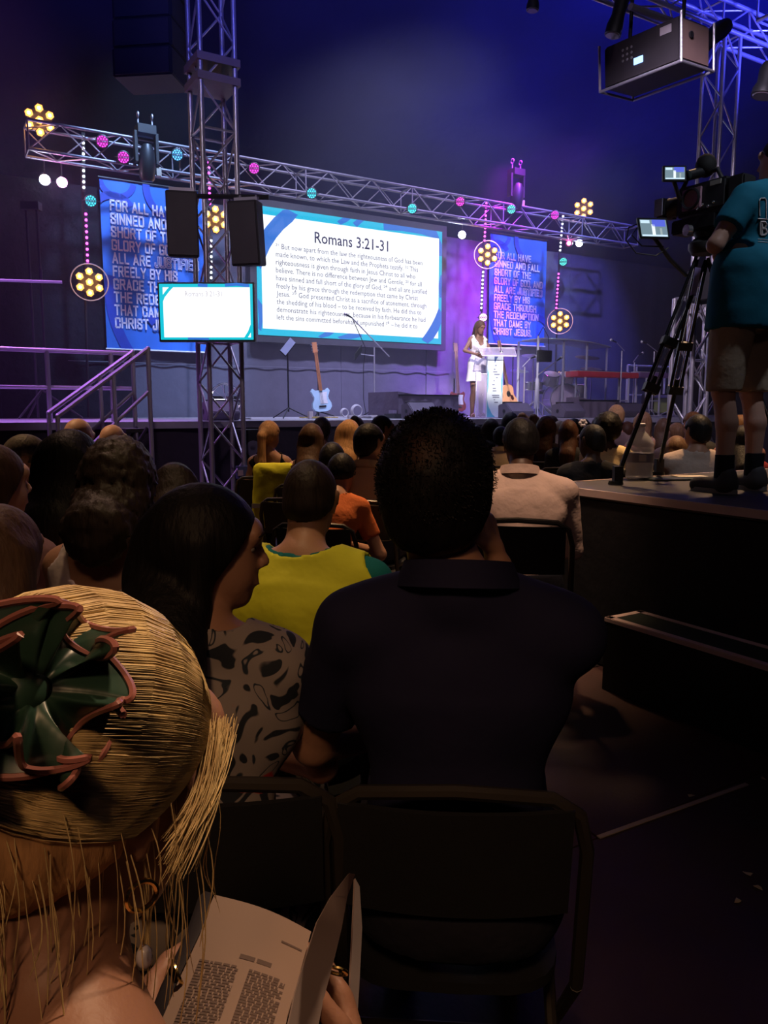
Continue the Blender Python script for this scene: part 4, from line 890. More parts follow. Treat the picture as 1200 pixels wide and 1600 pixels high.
banner(((155, 276), (170, 545), (315, 300)), 0, 'large blue fabric banner with white lettering at the left', .875, .085)
banner(((767, 363), (765, 537), (855, 374)), 0, 'narrow blue fabric banner with white lettering behind the speaker', .835, .07)
# ================================================================== STAGE PROPS
def onstage(px, py_or_off):                    # point on the deck under pixel column px at a distance off from the drape
    u = WP(px, 648, py_or_off)[0]; return W(u, DECK, py_or_off)
CB = M_chrome
def tripod_base(t, c, r, h, m=M_blk, n=3, a0=.4):
    for i in range(n): a = a0 + 2 * math.pi * i / n; rod('foot', c + ZV * h, c + V((math.cos(a) * r, math.sin(a) * r, .012)), .009, m, t, 6)
def mic(t, p, d, m=None):
    d = V(d).normalized(); MB().path([p, p + d * .11], [.011, .016], 10).build('microphone', M_blkp, t); MB().ball(p + d * .13, .026, 10, 8).build('grille', mat('silver mic grille', (.55, .55, .6), .4, .7), t)
# music stand
c = onstage(451, 2.6); t = thing('music_stand', 'black music stand with a shiny sheet left on the stage', 'stand', c); tripod_base(t, c, .32, .16); rod('pole', c + ZV * .1, c + ZV * .98, .012, M_blk, t)
az = (ZV * .75 - N * -.35 + U * .3).normalized(); MB().box(c + ZV * 1.04, (.26, .01, .13), ax=(U * .6 + ZV * .7).normalized(), az=(ZV * .6 - U * .7).normalized(), ay=N).build('desk', M_blk, t)
MB().box(c + ZV * 1.05 + N * .012, (.25, .004, .11), ax=(U * .6 + ZV * .7).normalized(), az=(ZV * .6 - U * .7).normalized(), ay=N).build('sheet', mat('glossy sheet in sleeve', (.45, .5, .7), .2), t)
# guitars
def outline(prof, n=0): return prof + [(-x, y) for x, y in prof[::-1]]
EL = [(0, 0), (.07, .0), (.13, .02), (.165, .07), (.16, .13), (.125, .19), (.12, .23), (.145, .28), (.16, .32), (.13, .36), (.09, .33), (.04, .33)]
AC = [(0, 0), (.10, .005), (.17, .04), (.205, .11), (.195, .18), (.15, .245), (.135, .28), (.145, .33), (.15, .38), (.12, .43), (.06, .455), (0, .46)]
def guitar(c, prof, body_m, neck_m, label, th=.045, nl=.6, lean=.12, roll=0, acoustic=False, yawa=0):
    t = thing('guitar', label, 'guitar', c); x = (Matrix.Rotation(yawa, 3, 'Z') @ U); n = ZV.cross(x) * -1; n = x.cross(ZV); up = (ZV - n * lean + x * roll).normalized(); n = (n + up * 0 - up * n.dot(up)).normalized(); x = up.cross(n)
    x = -x if x.dot(U) < 0 else x; o = c + ZV * .10 + n * .05
    pts = [o + x * a + up * b for a, b in (prof + [(-a, b) for a, b in prof[::-1]])]; q = [pts[0]]
    for p in pts[1:]:
        if (p - q[-1]).length > 1e-4: q.append(p)
    MB().prism([p - n * th for p in q], n * th).build('body', body_m, t)
    top = max(b for a, b in prof); f = top - (.04 if not acoustic else 0)
    MB().box(o + up * (f + nl / 2) + n * .006, (.052, .022, nl), x, None, up).build('neck', neck_m, t); MB().box(o + up * (f + nl + .07) + n * .0, (.08, .018, .16), x, None, up).build('headstock', neck_m, t)
    for i in range(3):
        for s_ in (-1, 1): MB().tube(o + up * (f + nl + .03 + i * .04) + x * .04 * s_, o + up * (f + nl + .03 + i * .04) + x * .06 * s_, .007, 6).build('tuner', M_chrome, t)
    if acoustic: MB().lathe(o + up * .30 + n * .001, [(.052, 0), (.05, .003)], 20, n).build('sound_hole', M_blk, t); MB().prism([o + up * a + x * b + n * .001 for a, b in ((.28, .04), (.21, .04), (.17, .08), (.2, .12), (.26, .10))], n * .003).build('pick_guard', mat('dark red pick guard', (.06, .015, .015), .3), t)
    else: MB().prism([o + up * a + x * b + n * .001 for a, b in ((.12, -.03), (.12, .10), (.22, .09), (.30, .11), (.3, -.02))], n * .003).build('pick_guard', M_white, t)
    MB().box(o + up * (.13 if acoustic else .08) + n * .006, (.12, .012, .025), x, None, up).build('bridge', M_blk if acoustic else M_chrome, t)
    for i in range(4): MB().tube(o + up * .1 + x * (.018 - i * .012) + n * .02, o + up * (f + nl) + x * (.014 - i * .009) + n * .02, .0015, 4).build('string', M_chrome, t)
    s = thing('guitar_stand', 'black stand holding the ' + label, 'stand', c - n * .12); b = c - n * .12
    rod('pole', b + ZV * .05, b + ZV * .72, .012, M_blk, s); 
    for a in (-.16, .16): rod('foot', b + ZV * .12, b + x * a + n * .22 + ZV * .012, .01, M_blk, s); rod('cradle', b + ZV * .13 + x * a * .3, b + ZV * .10 + x * a * .6 + n * .14, .01, M_blk, s)
    rod('foot', b + ZV * .12, b - n * .2 + ZV * .012, .01, M_blk, s); return t
guitar(onstage(503, 2.3), EL, mat('pale blue guitar paint', (.45, .65, .8), .25), mat('maple neck', (.5, .2, .09), .4), 'pale blue electric guitar left of the big screen base', roll=-.08)
guitar(onstage(715, 1.6), EL, mat('dark red bass paint', (.25, .06, .06), .3), mat('pale neck', (.35, .2, .2), .4), 'dark electric bass left of the speaker', nl=.78)
guitar(onstage(796, 2.9), AC, mat('natural spruce', (.75, .38, .2), .35), mat('brown neck', (.28, .15, .1), .4), 'natural wood acoustic guitar right of the lectern', th=.1, roll=-.18, acoustic=True, yawa=.2)
# mic boom stand
c = onstage(585, 2.4); t = thing('microphone_stand', 'tall boom microphone stand centre stage below the big screen', 'stand', c); tripod_base(t, c, .30, .14); rod('pole', c + ZV * .1, c + ZV * 1.12, .012, M_steel, t)
a = c + ZV * .98 + U * .28; b = c + ZV * 1.55 - U * .40; rod('boom', a, b, .009, M_steel, t); mic(t, b, -U * .8 + ZV * .35); 
MB().path([b, c + ZV * 1.1 - U * .16, c + ZV * .8 - U * .2, c + ZV * .3 - U * .2, c + ZV * .02 - U * .15], .006, 6).build('cable', M_blk, t)
MB().box(c + ZV * 1.02 - U * .32 + N * .05, (.20, .015, .10), ax=(U * .5 + ZV * .6).normalized(), ay=N).build('phone_holder', M_blkp, t); rod('holder_arm', c + ZV * .98, c + ZV * 1.0 - U * .24, .008, M_steel, t)
def cablecoil(px, off, r, label, m, tall=True, n=3):
    c = onstage(px, off); t = thing('cable_coil', label, 'cable', c); b = MB()
    for i in range(n): b = MB(); b.ring(c + ZV * (r + .012 if tall else .012 + i * .012) + N * (i * .015), r * (1 - .08 * i), .009, N if tall else ZV, 22, 6); b.build('loop', m, t)
    MB().path([c + ZV * .02 + U * (-.3 + .05 * k) + N * (.06 * math.sin(k * 1.7)) for k in range(13)], .009, 6).build('tail', m, t); return t
M_wc = mat('white cable', (.4, .38, .42), .5); M_oc = mat('yellow cable', (.6, .45, .1), .5)
cablecoil(557, 2.3, .10, 'white cable coil propped up on the stage', M_wc); cablecoil(538, 2.0, .07, 'loose white cable loop behind the blue guitar', M_wc); cablecoil(600, 2.7, .09, 'low cable coil at the foot of the boom stand', M_blk, False); cablecoil(497, 2.9, .07, 'short yellow cable lying under the blue guitar', M_oc, False, 2); cablecoil(570, 2.9, .09, 'flat white cable bundle front centre stage', M_wc, False)
for px, off, sz, lb in ((485, 2.9, (.07, .05, .11), 'small white adapter box at the feet of the blue guitar'), (605, 2.3, (.10, .07, .06), 'white pedal right of the cable coils'), (583, 2.8, (.12, .08, .05), 'white effects pedal among the cables'), (548, 2.95, (.09, .07, .05), 'grey effects pedal left of the flat cable bundle')):
    c = onstage(px, off); tag(MB().box(c + ZV * sz[2] / 2, sz, ax=U).build('pedal', mat('pale plastic', (.6, .55, .55), .5), bevel=.006), lb, 'pedal')
c = onstage(604, 3.2); t = thing('pedal_board', 'dark pedal board with silver knobs left of the covered riser', 'pedal', c); MB().box(c + ZV * .04 + U * .4, (.7, .3, .06), ax=U).build('board', M_blkp, t)
for i in range(5): MB().box(c + ZV * .10 + U * (.12 + i * .14), (.09, .12, .05), ax=U).build('pedal', mat('lilac pedal', (.3, .25, .4), .4), t)
# covered risers
M_riser = cloth('grey violet cover', (.16, .13, .19), .02)
def riser(px0, px1, off, h, d, label, slope=.05):
    u0 = WP(px0, 640, off)[0]; u1 = WP(px1, 640, off)[0]; t = thing('covered_riser', label, 'riser', W(u0, DECK, off)); m = MB(); n = 24; vs = []
    for o_, z0 in ((off, 0), (off - d, 0)):
        for z in (0.0, .5, 1.0):
            for i in range(n + 1): s = i / n; zz = (h - slope * s) * z - .03 * math.sin(math.pi * s) * (z > .9); vs.append(W(u0 + (u1 - u0) * s, DECK + .003 + zz, o_ + (.03 * math.sin(i * 1.3 + z * 2) * (1 - z) if o_ == off else 0)))
    q = n + 1; fs = []
    for r in (0, 1): fs += [(r * q + i, r * q + i + 1, (r + 1) * q + i + 1, (r + 1) * q + i) for i in range(n)]; fs += [((r + 3) * q + i, (r + 4) * q + i, (r + 4) * q + i + 1, (r + 3) * q + i + 1) for i in range(n)]
    fs += [(2 * q + i, 2 * q + i + 1, 5 * q + i + 1, 5 * q + i) for i in range(n)]; fs += [(r * q + e, (r + 1) * q + e, (r + 4) * q + e, (r + 3) * q + e) for r in (0, 1) for e in (0, n)]; fs += [(i, 3 * q + i, 3 * q + i + 1, i + 1) for i in range(n)]
    m.add(vs, fs).build('cover', M_riser, t); MB().wbox(u0, u1, DECK + h - .01 - slope, DECK + h - slope + .012, off - .01, off + .012).build('edge', M_blk, t); return t
riser(622, 716, 3.3, .40, .9, 'long low cloth covered riser left of the speaker'); riser(904, 968, 3.55, .34, .3, 'cloth covered riser under the red keyboard')
def wedge(px, off, label, w=.45, flip=1):
    c = onstage(px, off); t = thing('stage_monitor', label, 'loudspeaker', c, 0); o = [(0, 0), (.30, 0), (.34, .10), (.18, .235), (.0, .20)]
    MB().prism([c - U * w / 2 + N * (.15 - a) * -1 + ZV * (b + .004) for a, b in o], U * w).build('cabinet', mat('grey lilac monitor cabinet', (.12, .10, .14), .7), t, bevel=.01)
    MB().lathe(c - U * (w / 2 + .001) + ZV * .11, [(.03, 0), (.03, .004)], 12, -U).build('side_handle', M_blk, t)
    MB().box(c - N * .075 + ZV * .168, (w * .88, .008, .17), ax=U, ay=(N * -.6 + ZV * .6).normalized()).build('grille', MATS['dark speaker grille'], t); return t
wedge(655, 3.75, 'dark floor monitor in front of the long covered riser', .45); wedge(805, 3.9, 'floor monitor at the foot of the lectern'); wedge(887, 3.9, 'floor monitor in front of the bass drum'); wedge(983, 3.7, 'floor monitor right of the second covered riser', .6)
wedge(343, 4.0, 'dark floor monitor on the stage behind the front tower', .4)
c = onstage(352, 3.0); t = thing('stage_fan', 'round fan with silver ring guard behind the front tower', 'fan', c); cc = c + ZV * .27
for i in range(3): MB().ring(cc + N * (.05 * i - .05), .22 - .015 * abs(i - 1), .008, N, 26, 6).build('guard_ring', M_chrome, t)
for i in range(10): a = 2 * math.pi * i / 10; rod('guard_wire', cc + N * .06, cc + N * .06 + (U * math.cos(a) + ZV * math.sin(a)) * .21, .004, M_chrome, t, 5)
for i in range(4): a = 2 * math.pi * i / 4; MB().box(cc + (U * math.cos(a) + ZV * math.sin(a)) * .10, (.16, .01, .09), ax=(U * math.cos(a) + ZV * math.sin(a)), ay=(N + U * .3).normalized()).build('blade', M_blkp, t)
rod('foot', c + U * .2 + ZV * .012, cc + U * .2, .012, M_chrome, t); rod('foot', c - U * .2 + ZV * .012, cc - U * .2, .012, M_chrome, t); rod('foot', c - U * .24 + ZV * .012, c + U * .24 + ZV * .012, .012, M_chrome, t); rod('foot', c + U * .2 + ZV * .012, c + U * .28 + N * .22 + ZV * .012, .012, M_chrome, t)
# loudspeaker on a small stand inside the tower view, in front of the stage
c = V((base.x + .30, base.y + .55, 0)); t = thing('box_speaker', 'dark loudspeaker with a pale oval cone behind the tower legs', 'loudspeaker', c); zz = P(345, 700, c.y).z; MB().box(c + ZV * (zz), (.28, .26, .42), ax=U).build('cabinet', M_cab, t, bevel=.015)
MB().lathe(c + ZV * zz + N * .131, [(.09, 0), (.07, .008), (.03, -.0)], 16, N).build('cone', mat('lilac grey cone', (.14, .13, .2), .4), t); rod('pole', c + ZV * .02, c + ZV * (zz - .2), .02, M_blk, t); tripod_base(t, c, .3, .4)
c = V((base.x + .31, base.y + .18, 0)); t = thing('dimmer_box', 'small box of pale connectors strapped inside the tower', 'box', c + ZV * P(345, 738, c.y).z); q = c + ZV * P(345, 738, c.y).z; MB().box(q, (.16, .12, .14), ax=U).build('case', mat('blue grey case', (.1, .12, .2), .5), t); MB().box(q - U * .07 + N * .065, (.06, .01, .06), ax=U).build('label_plate', mat('pink plate', (.55, .4, .42), .5), t); MB().path([q - ZV * .07, q - ZV * .2 + U * .05, q - ZV * .4], .02, 8).build('cable', mat('lilac cable', (.3, .28, .42), .5), t)

# lectern
lc = onstage(770, 3.35); LX = (U * .93 + N * .37).normalized(); LX = V((.985, .17, 0)).normalized(); LN_ = LX.cross(ZV)     # panel faces the audience
t = thing('lectern', 'white printed lectern with a clear acrylic top and side', 'lectern', lc); pwid = .26
MB().box(lc + ZV * .50 + LN_ * .045, (pwid, .07, .99), LX, None, ZV).build('column', mat('white lectern panel', (.72, .86, .95), .5), t)
put_y = LN_ * .083
for i, (z, x0, w_) in enumerate([(1.0, .0, .03), (.94, -.02, .03), (.9, -.03, .07), (.86, -.01, .09), (.81, .02, .03), (.76, -.02, .02), (.70, -.04, .04), (.64, -.03, .05), (.6, -.03, .06), (.53, -.04, .12), (.50, -.03, .11), (.46, -.01, .02), (.42, .0, .06)]):
    MB().box(lc + ZV * (z - .17) + LX * (x0 + w_ / 2 - .005) + put_y, (w_, .003, .014), LX, None, ZV).build('printed_line', mat('blue grey print', (.1, .13, .22), .5), t)
def lp(ps, mm, nm): MB().prism([lc + LX * a + ZV * b + put_y for a, b in ps], LN_ * .002).build(nm, mm, t)
Mteal = mat('aqua print', (.12, .5, .62), .5); lp([(-.125, .0), (-.125, .28), (-.10, .18), (-.04, .06), (.03, .0)], Mteal, 'printed_swirl'); lp([(.125, .75), (.10, .6), (.105, .45), (.125, .3)], Mteal, 'printed_swirl'); lp([(-.02, .99), (.06, .99), (.02, .93), (-.01, .86)], mat('navy print', (.04, .1, .3), .5), 'printed_swirl'); lp([(-.125, .8), (-.105, .7), (-.108, .5), (-.125, .4)], Mteal, 'printed_swirl')
ac = mat('violet tinted acrylic', (.8, .7, 1), .08, alpha=.32, spec=.6)
tc_ = lc + ZV * 1.02; o = [(-.30, -.05, .0), (.43, -.05, .07), (.43, -.02, .07)]
MB().prism([tc_ + LX * a + LN_ * b + ZV * z for a, b, z in ((-.26, .22, -.06), (.30, .22, -.06), (.42, -.22, .10), (-.20, -.22, .10))], ZV * .012).build('top_tray', ac, t)
MB().path([tc_ + LX * a + LN_ * b + ZV * z for a, b, z in ((-.26, .22, -.05), (.30, .22, -.05), (.42, -.22, .11), (-.20, -.22, .11), (-.26, .22, -.05))], .008, 6).build('tray_edge', mat('bright acrylic edge', (.85, .75, .95), .2), t)
MB().prism([lc + LX * a + LN_ * .04 + ZV * z for a, z in ((-.30, .0), (-.13, .0), (-.13, .70), (-.30, .70))], LN_ * .01).build('side_panel', ac, t)
for a in (-.30,): MB().box(lc + LX * a + LN_ * .045 + ZV * .36, (.014, .02, .72), LX, None, ZV).build('side_post', MATS['bright acrylic edge'], t)
MB().box(lc - LX * .215 + LN_ * .045 + ZV * .70, (.18, .02, .014), LX, None, ZV).build('side_rail', MATS['bright acrylic edge'], t); MB().box(lc - LX * .10 + ZV * .006, (.55, .4, .012), LX, None, ZV).build('base', mat('pale base plate', (.5, .4, .6), .4), t)
t2 = thing('lectern_microphone', 'thin gooseneck microphone rising from the lectern', 'microphone', tc_ + LX * .1); q = tc_ + LX * .12 + ZV * .03
MB().path([q, q + ZV * .12 - LX * .02, q + ZV * .22 - LX * .05, q + ZV * .30 - LX * .10], .006, 6).build('gooseneck', M_chrome, t2); MB().path([q + ZV * .30 - LX * .10, q + ZV * .35 - LX * .14], [.012, .014], 8).build('capsule', M_blk, t2); MB().lathe(q - ZV * .012, [(.03, 0), (.028, .02)], 12).build('mount', M_chrome, t2)
# drum kit
dk = onstage(871, 2.0); 
t = thing('drum_kit', 'drum kit with a pale bass drum head behind the clear shield', 'drum kit', dk); M_shell = mat('silver drum shell', (.35, .33, .42), .3, .4); M_headm = mat('lilac white drum head', (.62, .52, .72), .5)
def drum(c, r, h, ax, nm, sub=True):
    ax = V(ax).normalized(); o = MB().lathe(c - ax * h / 2, [(r * .97, 0), (r, .004), (r, h - .004), (r * .97, h)], 28, ax).build(nm, M_shell, t); MB().lathe(c + ax * (h / 2 + .001), [(r * .96, 0), (r * .9, .004)], 28, ax).build('head', M_headm, o)
    for sg in (-1, 1): MB().ring(c + ax * (h / 2 * sg), r + .006, .010, ax, 28, 6).build('hoop', M_chrome, o)
    for i in range(6):
        a = 2 * math.pi * i / 6; x, y, z = basis(ax); q = c + (x * math.cos(a) + y * math.sin(a)) * (r + .012); MB().tube(q - ax * h * .42, q + ax * h * .42, .005, 5).build('lug', M_chrome, o)
bn = (V((0, -1, 0)) * .9 + N * .4).normalized()
drum(dk + ZV * .32 + bn * .15, .29, .42, bn, 'bass_drum'); drum(dk + ZV * .72 + U * .20 - bn * .02, .15, .2, ZV + bn * .5, 'tom'); drum(dk + ZV * .72 - U * .20, .15, .2, ZV + bn * .5, 'tom'); drum(dk + ZV * .45 + U * .62 - bn * .25, .2, .36, ZV + bn * .1, 'floor_tom'); drum(dk + ZV * .58 - U * .55 - bn * .2, .17, .14, ZV, 'snare')
for dx, dy, z, r in ((-.95, -.1, .85, .18), (-.7, .1, 1.12, .22), (.75, .0, 1.15, .24), (1.05, -.3, .95, .22), (-1.15, .0, 1.25, .16)):
    q = dk + U * dx + bn * dy; o = MB().lathe(q + ZV * z, [(r, 0), (r * .5, .014), (.03, .03), (.028, .04)], 24, ZV + bn * .25).build('cymbal', mat('bronze cymbal', (.4, .32, .3), .3, .8), t); rod('cymbal_stand', q + ZV * .2, q + ZV * z, .010, M_chrome, t)
    for i in range(3): a = i * 2.1; rod('foot', q + ZV * .3, q + V((math.cos(a) * .2, math.sin(a) * .2, .012)), .009, M_chrome, t)
q = dk - bn * .75; MB().lathe(q + ZV * .45, [(.16, 0), (.17, .04), (.15, .08)], 18).build('stool_seat', M_blkcl, t); rod('stool_post', q + ZV * .02, q + ZV * .45, .02, M_chrome, t)
# clear drum shield with lids
t = thing('drum_shield', 'clear acrylic drum shield with flat lids round the drum kit', 'shield', dk); so = [W(WP(px, 640, off)[0], DECK, off) for px, off in ((808, 2.35), (838, 2.85), (878, 2.95), (914, 2.75), (945, 2.2))]
M_lid = mat('milky shield lid', (.45, .5, .62), .3, alpha=.75); hs = 1.32
for i in range(4):
    a, b = so[i], so[i + 1]; d = (b - a); MB().box((a + b) / 2 + ZV * (hs / 2 + .01), (d.length - .03, .008, hs), ax=d.normalized()).build('panel', mat('clear shield panel', (.7, .78, 1), .06, alpha=.07, spec=.4), t)
    if i: MB().prism([p + ZV * (hs + .02) for p in (a + N * .1, b + N * .1, b - N * .55, a - N * .55)], ZV * .012).build('lid', M_lid, t)
    MB().tube(a + N * .1 + ZV * (hs + .03), b + N * .1 + ZV * (hs + .03), .014, 8).build('lid_rim', mat('pale lid rim', (.5, .52, .62), .4), t)
for p in so: rod('post', p + ZV * .005, p + ZV * (hs + .02), .022, mat('lilac grey post', (.42, .42, .52), .5), t)
# stand with tablet in front of the shield
c = onstage(838, 3.3); t = thing('tablet_stand', 'thick pale mic stand with a dark tablet in front of the drums', 'stand', c); rod('pole', c + ZV * .02, c + ZV * 1.35, .018, MATS['lilac grey post'], t); tripod_base(t, c, .42, .3, MATS['lilac grey post'])
MB().box(c + ZV * 1.02 + N * .05 + U * .1, (.30, .04, .18), ax=U, ay=(N + ZV * .3).normalized()).build('tablet', M_blk, t); MB().lathe(c + ZV * .15, [(.05, 0), (.03, .5)], 10).build('wrapped_cloth', mat('pale cloth wrap', (.5, .5, .6), .8), t); rod('boom', c + ZV * .7, c + ZV * .95 + U * .42, .01, M_steel, t); mic(t, c + ZV * .95 + U * .42, U * .5 + ZV * .3)
MB().path([c + ZV * 1.35, c + ZV * 1.5 + U * .1, c + ZV * 1.35 + U * .22, c + ZV * 1.05 + U * .25], .007, 6).build('cable', M_blk, t)
def mstand(px, off, h, label, bx=.25, arm=True):
    c = onstage(px, off); t = thing('microphone_stand', label, 'stand', c); tripod_base(t, c, .28, .14, M_steel); rod('pole', c + ZV * .1, c + ZV * h, .011, M_steel, t); b = c + ZV * (h + .14) + U * bx; rod('boom', c + ZV * h - U * bx * .4, b, .008, M_steel, t); mic(t, b, U * bx + ZV * .04)
mstand(818, 3.1, .85, 'short chrome microphone stand beside the acoustic guitar', .12)
mstand(968, 3.6, 1.15, 'microphone stand rising behind the red keyboard', -.15); mstand(988, 2.6, 1.05, 'low microphone stand right of the red keyboard end', .1); mstand(1018, 3.3, 1.2, 'microphone stand with its head left of the tripod legs', -.22); mstand(1050, 3.0, 1.15, 'microphone stand seen between the tripod legs', -.18)
# keyboards
def keyboard(px0, px1, off, z, m, label, legs=True):
    u0 = WP(px0, 600, off)[0]; u1 = WP(px1, 600, off)[0]; t = thing('keyboard', label, 'keyboard', W(u0, z, off)); MB().wbox(u0, u1, z, z + .10, off - .32, off).build('case', m, t, bevel=.01); MB().wbox(u0 + .08, u1 - .08, z + .101, z + .115, off - .30, off - .14).build('key_bed', M_white, t)
    n = 24
    for i in range(n): a = u0 + .1 + (u1 - u0 - .2) * i / n; MB().wbox(a, a + .018, z + .116, z + .126, off - .24, off - .14).build('black_key', M_blk, t)
    s = thing('keyboard_stand', 'folding stand under the ' + label, 'stand', W(u0, DECK, off))
    for e in (u0 + .2, u1 - .25): rod('leg', W(e, DECK + .012, off - .02), W(e, z - .005, off - .02), .02, MATS['lilac grey post'], s); rod('leg', W(e + .05, DECK + .012, off - .3), W(e + .05, z - .005, off - .3), .02, MATS['lilac grey post'], s); rod('foot', W(e, DECK + .014, off + .05), W(e, DECK + .014, off - .4), .012, MATS['lilac grey post'], s)
    rod('crossbar', W(u0 + .2, DECK + .3, off - .02), W(u1 - .25, DECK + .3, off - .02), .012, MATS['lilac grey post'], s)
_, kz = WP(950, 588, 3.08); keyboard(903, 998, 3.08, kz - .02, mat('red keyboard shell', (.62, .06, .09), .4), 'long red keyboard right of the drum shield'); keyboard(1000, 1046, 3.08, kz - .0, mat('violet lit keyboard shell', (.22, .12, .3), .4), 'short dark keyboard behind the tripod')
c = onstage(1025, 2.0); t = thing('guitar_amplifier', 'small amplifier with a yellowish grille behind the tripod', 'amplifier', c); MB().box(c + ZV * .24, (.62, .3, .44), ax=U).build('cabinet', M_cab, t, bevel=.01); MB().box(c + ZV * .22 + N * .153, (.52, .006, .3), ax=U).build('grille', mat('yellow green grille', (.45, .5, .15), .6), t); MB().box(c + ZV * .41 + N * .153, (.56, .006, .06), ax=U).build('control_strip', mat('pale control strip', (.6, .55, .6), .4), t)
# rails right of stage
def railing(pxs, off, z1, label, mid=True, m=None, mid_z=.5):
    m = m or MATS['lilac grey post']; us = [WP(p, 640, off)[0] for p in pxs]; t = thing('railing', label, 'railing', W(us[0], DECK, off)); rod('top_rail', W(us[0], z1, off), W(us[-1], z1, off), .024, m, t)
    rod('middle_rail', W(us[0], DECK + (z1 - DECK) * mid_z, off), W(us[-1], DECK + (z1 - DECK) * mid_z, off), .020, m, t)
    for u in us: rod('post', W(u, DECK + .004, off), W(u, z1, off), .024, m, t)
    return t
_, rz_ = WP(1030, 573, 1.3); railing((978, 992, 1036, 1052), 1.6, WP(1030, 573, 1.6)[1], 'pale lilac safety railing at the right end of the stage', mid_z=.42)
# left stage railing and stair rails
M_rail = M_steel
_, zr = WP(60, 547, 4.3); us = [WP(p, 640, 4.3)[0] for p in (-60, 78, 177)]
t = thing('railing', 'long grey stage railing at the left with two posts', 'railing', W(us[0], DECK, 4.3)); ue = WP(207, 640, 4.3)[0]
rod('top_rail', W(us[0], zr, 4.3), W(ue, zr, 4.3), .024, M_rail, t); _, zm = WP(60, 605, 4.3); rod('middle_rail', W(us[0], zm, 4.3), W(ue, zm, 4.3), .022, M_rail, t)
for u in us: rod('post', W(u, DECK + .004, 4.3), W(u, zr, 4.3), .026, M_rail, t)
def stair_rail(pt, pb, off, label, pxm):
    ut, zt_ = WP(pt[0], pt[1], off); ub, zb_ = WP(pb[0], pb[1], off); t = thing('stair_rail', label, 'railing', W(ub, 0, off)); rod('handrail', W(ut, zt_, off), W(ub, zb_, off), .024, M_rail, t); rod('lower_rail', W(ut, zt_ - .42, off), W(ub + .15, max(zb_ - .42, .1), off), .018, M_rail, t)
    rod('post', W(ut, DECK + .01 if off < 4.5 else .01, off), W(ut, zt_, off), .024, M_rail, t); rod('post', W(ub, .01, off), W(ub, zb_, off), .024, M_rail, t); um = WP(pxm, 600, off)[0]; f = (um - ub) / (ut - ub); rod('post', W(um, .01, off), W(um, zb_ + (zt_ - zb_) * f, off), .022, M_rail, t)
    MB().ball(W(ut, zt_, off), .026, 8, 6).build('cap', M_rail, t); MB().ball(W(ub, zb_, off), .026, 8, 6).build('cap', M_rail, t); return (ut, zt_, ub, zb_)
r1 = stair_rail((207, 550), (76, 645), 4.6, 'rear handrail of the steps at the left of the stage', 157); r2 = stair_rail((231, 545), (90, 650), 5.15, 'front handrail of the steps at the left of the stage', 178)
t = thing('stage_steps', 'dark steps up to the stage between the two handrails', 'steps', W(r1[2], 0, 4.9)); 
for i in range(6):
    f0 = i / 6; uu = r1[2] + .1 + (r1[0] - r1[2] - .2) * f0; z = DECK * (i + 1) / 6.3; MB().wbox(uu, uu + (r1[0] - r1[2]) / 6 + .03, z - .04, z, 4.66, 5.09).build('tread', M_blkp, t)
for o_ in (4.655, 5.095): rod('stringer', W(r1[2] + .1, .05, o_), W(r1[0], DECK - .05, o_), .018, M_blk, t)

# ================================================================== CAMERA PLATFORM
PZt = .964; C0 = PZ(845, 756, PZt); C0.z = 0
M_ply = mat('black painted plywood', (.035, .03, .032), .5, var=.35, vs=2.5, bump=.0006, bs=80); M_trim = mat('pale aluminium edge', (.8, .62, .58), .5)
pf = thing('camera_platform', 'black camera platform standing on the right with pale edges', 'platform', C0); Lx, Ly = 3.6, 3.2
MB().box(C0 + U * Lx / 2 + N * Ly / 2 + ZV * .458, (Lx, Ly, .896), ax=U).build('skirt', mat('black platform drape', (.006, .006, .009), .8, bump=.01, bs=6), pf)
for i in range(3):
    for j in range(2): MB().box(C0 + U * (Lx * (i + .5) / 3) + N * (Ly * (j + .5) / 2) + ZV * (PZt - .025), (Lx / 3 - .006, Ly / 2 - .006, .05), ax=U).build('deck_panel', M_ply, pf)
MB().box(C0 + N * Ly / 2 + ZV * (PZt - .018) - U * .006, (.012, Ly, .04), ax=U).build('edge_strip', M_trim, pf); MB().box(C0 + U * Lx / 2 + ZV * (PZt - .016) - N * .006, (Lx, .012, .036), ax=U).build('edge_strip', M_trim, pf)
# step with taped outline
s0 = PZ(945, 965, .37); s0.z = 0; fd = (C0 - s0); wid = abs(fd.dot(U)); s0b = s0; 
sp_ = thing('platform_step', 'low black step with a taped outline against the platform', 'step', s0b); wx = C0.dot(U) - s0b.dot(U) - .004; SLn = 2.4
MB().box(s0b + U * wx / 2 + N * SLn / 2 + ZV * .184, (wx, SLn, .366), ax=U).build('box', mat('black step box', (.006, .006, .008), .7), sp_)
MB().box(s0b + U * wx / 2 + N * SLn / 2 + ZV * .368, (wx - .004, SLn - .004, .004), ax=U).build('green_top', mat('dark green grip sheet', (.02, .03, .022), .9), sp_)
M_tape = mat('dusty pink tape', (.75, .55, .5), .7)
for o_, sz in ((U * .02 + N * SLn / 2, (.036, SLn, .003)), (U * (wx - .02) + N * SLn / 2, (.036, SLn, .003)), (U * wx / 2 + N * .02, (wx, .036, .003))): MB().box(s0b + o_ + ZV * .3722, sz, ax=U).build('tape', M_tape, sp_)
MB().box(s0b + N * SLn / 2 + ZV * .362 - U * .001, (.003, SLn, .018), ax=U).build('tape', M_tape, sp_)
PT = PZt
